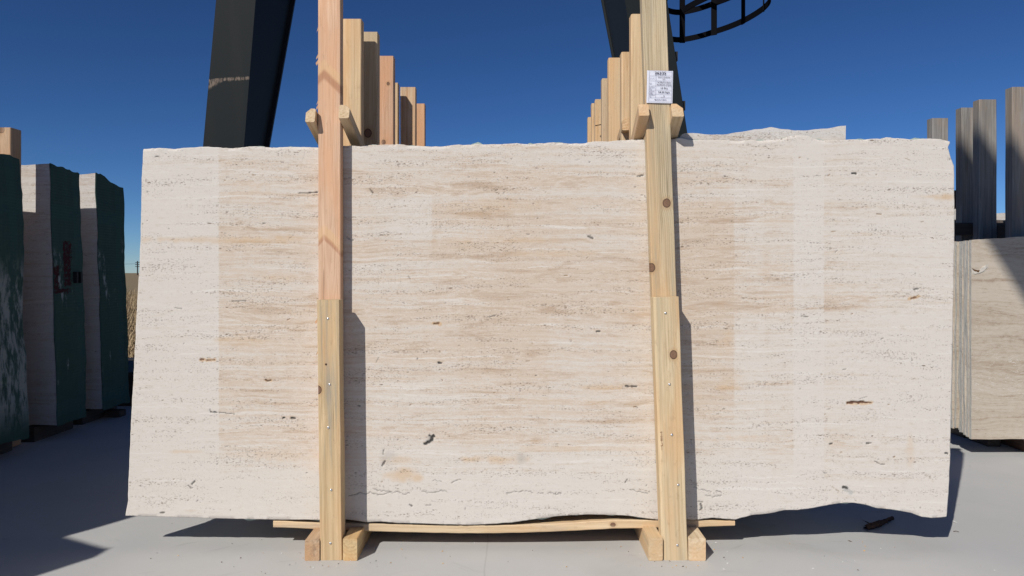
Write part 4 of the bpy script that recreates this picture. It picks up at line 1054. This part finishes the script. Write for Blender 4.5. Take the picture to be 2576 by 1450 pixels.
plate('rear_flange', [(z, xl - .05, xr_ + .035, yb + .002, yb + .03) for (z, xl, xr_, yf, yb) in rowsL], gl, M_black)
boxm('base_plate', -3.15, -2.2, 6.3, 7.1, 0.002, .025, M_crane2, gl)
def Rrow(z):
    zt = Z(0, 6.5)
    xr_ = X(1678, 6.5) - (z - zt) * (X(1729, 6.5) - X(1678, 6.5)) / (Z(0, 6.5) - Z(334, 6.5))
    return (z, xr_ - .37, xr_, 6.5, 6.5 + max(.25, .98 + (z - zt) * .20))
gr = empty('gantry_crane', (1.6, 6.9, 0), 'dark grey steel gantry crane leg rising behind the right timber posts', 'crane')
rowsR = [Rrow(z) for z in (0.02, .6, 1.2, 2.2, 3.47, 5.5)]
crane_leg('box_section', rowsR, gr, M_crane2)
plate('rear_flange', [(z, xl - .02, xr_ + .0, yb + .002, yb + .03) for (z, xl, xr_, yf, yb) in rowsR], gr, M_crane2)
boxm('base_plate', 1.3, 2.1, 6.3, 7.1, 0.002, .025, M_crane2, gr)
for py in (138, 263):
    z = Z(py, 6.5); xx = Rrow(z)[2]
    boxm('bracket', xx - .002, xx + .03, 6.54, 6.60, z - .04, z + .04, M_black, gr)

# safety cage of the crane ladder
n = N('black_painted_bar', .8, .08); M_bar = n.out((.003, .0032, .005))
cg = empty('ladder_cage', (1.6, 6.3, 3.2), 'black hooped safety cage of a ladder beside the right crane leg against the sky', 'ladder cage')
plan = [(1.44, 6.93), (1.52, 6.99), (1.61, 7.0), (1.74, 6.91), (1.853, 6.77), (1.95, 6.63), (2.03, 6.46), (2.08, 6.28), (2.10, 6.12), (2.08, 5.95), (2.0, 5.80), (1.87, 5.72), (1.72, 5.75), (1.60, 5.86), (1.50, 6.05), (1.44, 6.2)]
def smooth_path(p, m=4):
    o_ = []
    for i in range(len(p) - 1):
        p0, p1, p2, p3 = p[max(0, i - 1)], p[i], p[i + 1], p[min(len(p) - 1, i + 2)]
        for k in range(m):
            t = k / m
            o_.append(tuple(.5 * ((2 * p1[a]) + (-p0[a] + p2[a]) * t + (2 * p0[a] - 5 * p1[a] + 4 * p2[a] - p3[a]) * t * t + (-p0[a] + 3 * p1[a] - 3 * p2[a] + p3[a]) * t ** 3) for a in (0, 1)))
    return o_ + [p[-1]]
P = smooth_path(plan)
def hoop(z, hgt=.045, th=.010):
    vs, fs = [], []; m = len(P)
    for i, (a, b) in enumerate(P):
        t = Vector((P[min(i + 1, m - 1)][0] - P[max(0, i - 1)][0], P[min(i + 1, m - 1)][1] - P[max(0, i - 1)][1], 0)).normalized(); nn = Vector((t.y, -t.x, 0)) * th / 2
        for s, dz in ((-1, -hgt / 2), (1, -hgt / 2), (1, hgt / 2), (-1, hgt / 2)): vs.append(Vector((a, b, z + dz)) + nn * s - cg.location)
    for i in range(m - 1):
        for j in range(4): a = i * 4 + j; b = i * 4 + (j + 1) % 4; fs.append((a, b, b + 4, a + 4))
    fs += [(3, 2, 1, 0), tuple(m * 4 - 4 + j for j in range(4))]
    return link('hoop', mesh('hoop', vs, fs), cg, M_bar)
for z in (3.275, 3.535, 4.1, 4.7): hoop(z, .050)
for (a, b) in ((1.61, 7.0), (1.853, 6.77), (2.03, 6.46), (2.098, 6.13), (1.97, 5.77), (1.63, 5.84)):
    v = Vector((a, b, 0)); c0 = Vector((1.6, 6.35, 0)); d = (v - c0).normalized(); v = v - d * .011
    vs, fs = [], []
    tdir = Vector((-d.y, d.x, 0)) * .026; dd = d * .004
    for z in (3.24, 5.0):
        for s1, s2 in ((-1, -1), (1, -1), (1, 1), (-1, 1)): vs.append(v + tdir * s1 + dd * s2 + Vector((0, 0, z)) - cg.location)
    fs = [(0, 1, 5, 4), (1, 2, 6, 5), (2, 3, 7, 6), (3, 0, 4, 7), (3, 2, 1, 0), (4, 5, 6, 7)]
    link('cage_bar', mesh('cage_bar', vs, fs), cg, M_bar)
# ladder it belongs to, above the frame
for s in (6.2, 6.9):
    beam('stile', (1.43, s, 3.6), (1.36, s, 5.2), .04, .04, M_bar, cg, seg=2, bev=(.004,) * 4, seed='st%.1f' % s)
for k in range(5): beam('rung', (1.42 - k * .013, 6.2, 3.8 + .3 * k), (1.42 - k * .013, 6.9, 3.8 + .3 * k), .025, .025, M_bar, cg, seg=2, bev=(.004,) * 4, seed='ru%d' % k)

# leg of a second gantry standing behind the camera; it throws the slanting shade on the right
g4 = empty('gantry_crane', (3.70, -1.31, 0), 'slanting gantry crane leg standing behind the camera', 'crane')
A = Vector((3.70, -1.31, .02)); Bq = Vector((-1.9, -1.31, 9.07))
dirn = (Bq - A).normalized(); side = dirn.cross(Vector((0, 1, 0))).normalized() * .315
vs = []
for p in (A, Bq):
    for s, yy in ((-1, -.2), (1, -.2), (1, .2), (-1, .2)): vs.append(p + side * s + Vector((0, yy, 0)) - g4.location)
for v in vs[:4]: v.z = max(v.z, .02)
link('box_section', mesh('box_section', vs, [(0, 1, 5, 4), (1, 2, 6, 5), (2, 3, 7, 6), (3, 0, 4, 7), (3, 2, 1, 0), (4, 5, 6, 7)]), g4, M_crane2)
boxm('base_plate', 3.2, 4.3, -1.7, -.95, .002, .025, M_crane2, g4)

# ------------------------------------------------------------------ far utility pole
up = empty('utility_pole', at(345.5, 684, 300), 'tiny distant utility pole on the horizon beside the left edge of the slab', 'pole')
up.location.z = 0
def prism(nm, a, b, w_, par, mat): return beam(nm, a, b, w_, w_, mat, par, seg=1, bev=(.01,) * 4, xdir=(1, 0, 0) if abs(Vector(b).z - Vector(a).z) > 1 else (0, 1, 0))
xp = X(346, 300)
prism('pole_shaft', (xp, 300, 0), (xp, 300, Z(657, 300)), .35, up, M_black)
for py in (661, 666, 671): prism('cross_arm', (xp - .9, 300, Z(py, 300)), (xp + .9, 300, Z(py, 300)), .25, up, M_black)
vs, fs = tube([Vector((xp - 60 + 60 * t / 10, 300, Z(664, 300) - 1.0 * (1 - (t / 5 - 1) ** 2) * .4)) - up.location for t in range(11)], .05, 5)
link('wire', mesh('wire', vs, fs), up, M_black)

# ------------------------------------------------------------------ litter on the floor
def bark():
    y = 3.135; c0 = Vector((X(2212, y), y, .012)); vs, fs = [], []
    m, k = 14, 7; rs = random.Random(3); L = .215
    for i in range(m + 1):
        t = i / m; w_ = .015 * (math.sin(min(1, t * 1.3 + .12) * 3.1) ** .5 if t < .95 else .3) + .004
        for j in range(k):
            s = j / (k - 1) * 2 - 1
            vs.append((L * (t - .5), s * w_ + mn.noise((t * 9, s * 3, 1)) * .005, .010 * (1 - s * s) + abs(mn.noise((t * 12, s * 4, 5))) * .007))
    for i in range(m):
        for j in range(k - 1): a = i * k + j; fs.append((a, a + k, a + k + 1, a + 1))
    n_ = len(vs); vs += [(v[0], v[1], v[2] * .35 - .0035) for v in vs]
    for i in range(m):
        for j in range(k - 1): a = n_ + i * k + j; fs.append((a, a + 1, a + k + 1, a + k))
    n2 = N('dark_bark', .95, .1); c = n2.obj(False); n2.out(n2.mix(n2.noise(c, 60, 5, .7), (.07, .036, .024), (.17, .09, .06)), None, n2.bump(n2.noise(c, 90, 4, .7), .004, 1.))
    for q_ in range(4):   # loose slivers
        i = len(vs); a = rs.uniform(-.06, .04); b = rs.choice((-1, 1)) * rs.uniform(.015, .03); l = rs.uniform(.03, .05); an = rs.uniform(.6, 2.4)
        vs += [(a, b, 0), (a + .004, b + .003, 0), (a + math.cos(an) * l, b + math.sin(an) * l, .006), (a + .002, b, .005)]
        fs += [(i, i + 1, i + 2), (i, i + 3, i + 2), (i + 1, i + 3, i + 2)]
    o = link('bark_piece', mesh('bark_piece', vs, fs), None, n2.m); o.location = c0; o.rotation_euler = (0, 0, R(35)); o.location.z = .006
    return tag(o, 'dark brown piece of bark lying in the shade under the right end of the slab', 'bark')
bark()
def chip(px, py, l, w_, ang, mat, label, nm='wood_chip', cat='wood chip', grp='wood chips scattered on the floor'):
    y = H * F / (py - 686); vs = [(-l / 2, 0, 0.001), (0, -w_ / 2, .0), (l / 2, 0, .002), (0, w_ / 2, .001), (0, 0, .0035)]
    o = link(nm, mesh(nm, vs, [(0, 1, 4), (1, 2, 4), (2, 3, 4), (3, 0, 4), (3, 2, 1, 0)]), None, mat)
    o.location = (X(px, y), y, .001); o.rotation_euler = (0, 0, ang); return tag(o, label, cat, grp)
n = N('fresh_wood_chip', .8, .1); M_chipw = n.out((.62, .38, .15))
n = N('white_chip', .8, .1); M_chipg = n.out((.70, .69, .66))
n = N('dark_sliver', .8, .1); M_chipd = n.out((.12, .09, .07))
rs = random.Random(12)
chip(2174, 1387, .012, .005, .2, M_chipw, 'orange wood chip on the floor under the right half, nearest the front edge', grp=None)
chip(2170, 1365, .006, .004, .9, M_chipw, 'tiny orange wood fleck just in front of the slab shadow on the right', grp=None)
chip(2138, 1363, .022, .002, -1.0, M_chipd, 'thin dark sliver on the floor left of the orange fleck', 'sliver', 'sliver', None)
chip(1562, 1377, .012, .0015, .9, M_chipw, 'thin wood sliver on the floor left of the right foot beams', 'sliver', 'sliver', None)
chip(1648 - 4, 1373, .014, .006, .3, M_chipw, 'yellow wood chip on the floor beside the left foot beam of the right frame', grp=None)
for i in range(110):
    px = rs.uniform(120, 2560); py = rs.uniform(1352, 1448)
    if i > 50: q0 = rs.choice((800, 890, 1650, 1755)); px = rs.gauss(q0, 75); py = rs.uniform(1375, 1432)
    m_ = rs.choice((M_chipg, M_chipg, M_chipd, M_chipw))
    chip(px, py, rs.uniform(.003, .010), rs.uniform(.0015, .003), rs.uniform(0, 3), m_, 'tiny crumb of stone or wood on the bare concrete', 'crumb', 'crumb', 'crumbs on the concrete')
def needle(px0, py0, px1, py1, mat, label):
    ya = H * F / (py0 - 686); yb = H * F / (py1 - 686)
    vs, fs = tube([Vector((X(px0, ya), ya, .002)), Vector(((X(px0, ya) + X(px1, yb)) / 2, (ya + yb) / 2, .005)), Vector((X(px1, yb), yb, .003))], .0012, 5)
    tag(link('wire_sliver', mesh('wire_sliver', vs, fs), None, mat), label, 'sliver')
needle(2390, 1311.5, 2407, 1317, M_chipg, 'thin white sliver in the shade by the lower right corner of the slab')
needle(2398, 1338.5, 2412, 1340, M_chipd, 'thin dark sliver on the sunlit floor right of the slab shadow')

# low dark block lying in the shade behind the farthest netted bundle
W_blk = wood('dark_block', (.05, .042, .036), (.025, .022, .02), ring=.02, grey=.4, streak=(.03, .03, .03))
o = beam('timber_block', (-4.6, 6.32, .137), (-2.78, 6.32, .137), .80, .268, W_blk, None, xdir=(0, 1, 0), bev=(.006,) * 4, seg=8, rough=.006, seed='blk')
tag(o, 'low blackish block in the shade seen through the slit beside the farthest netted bundle', 'block')
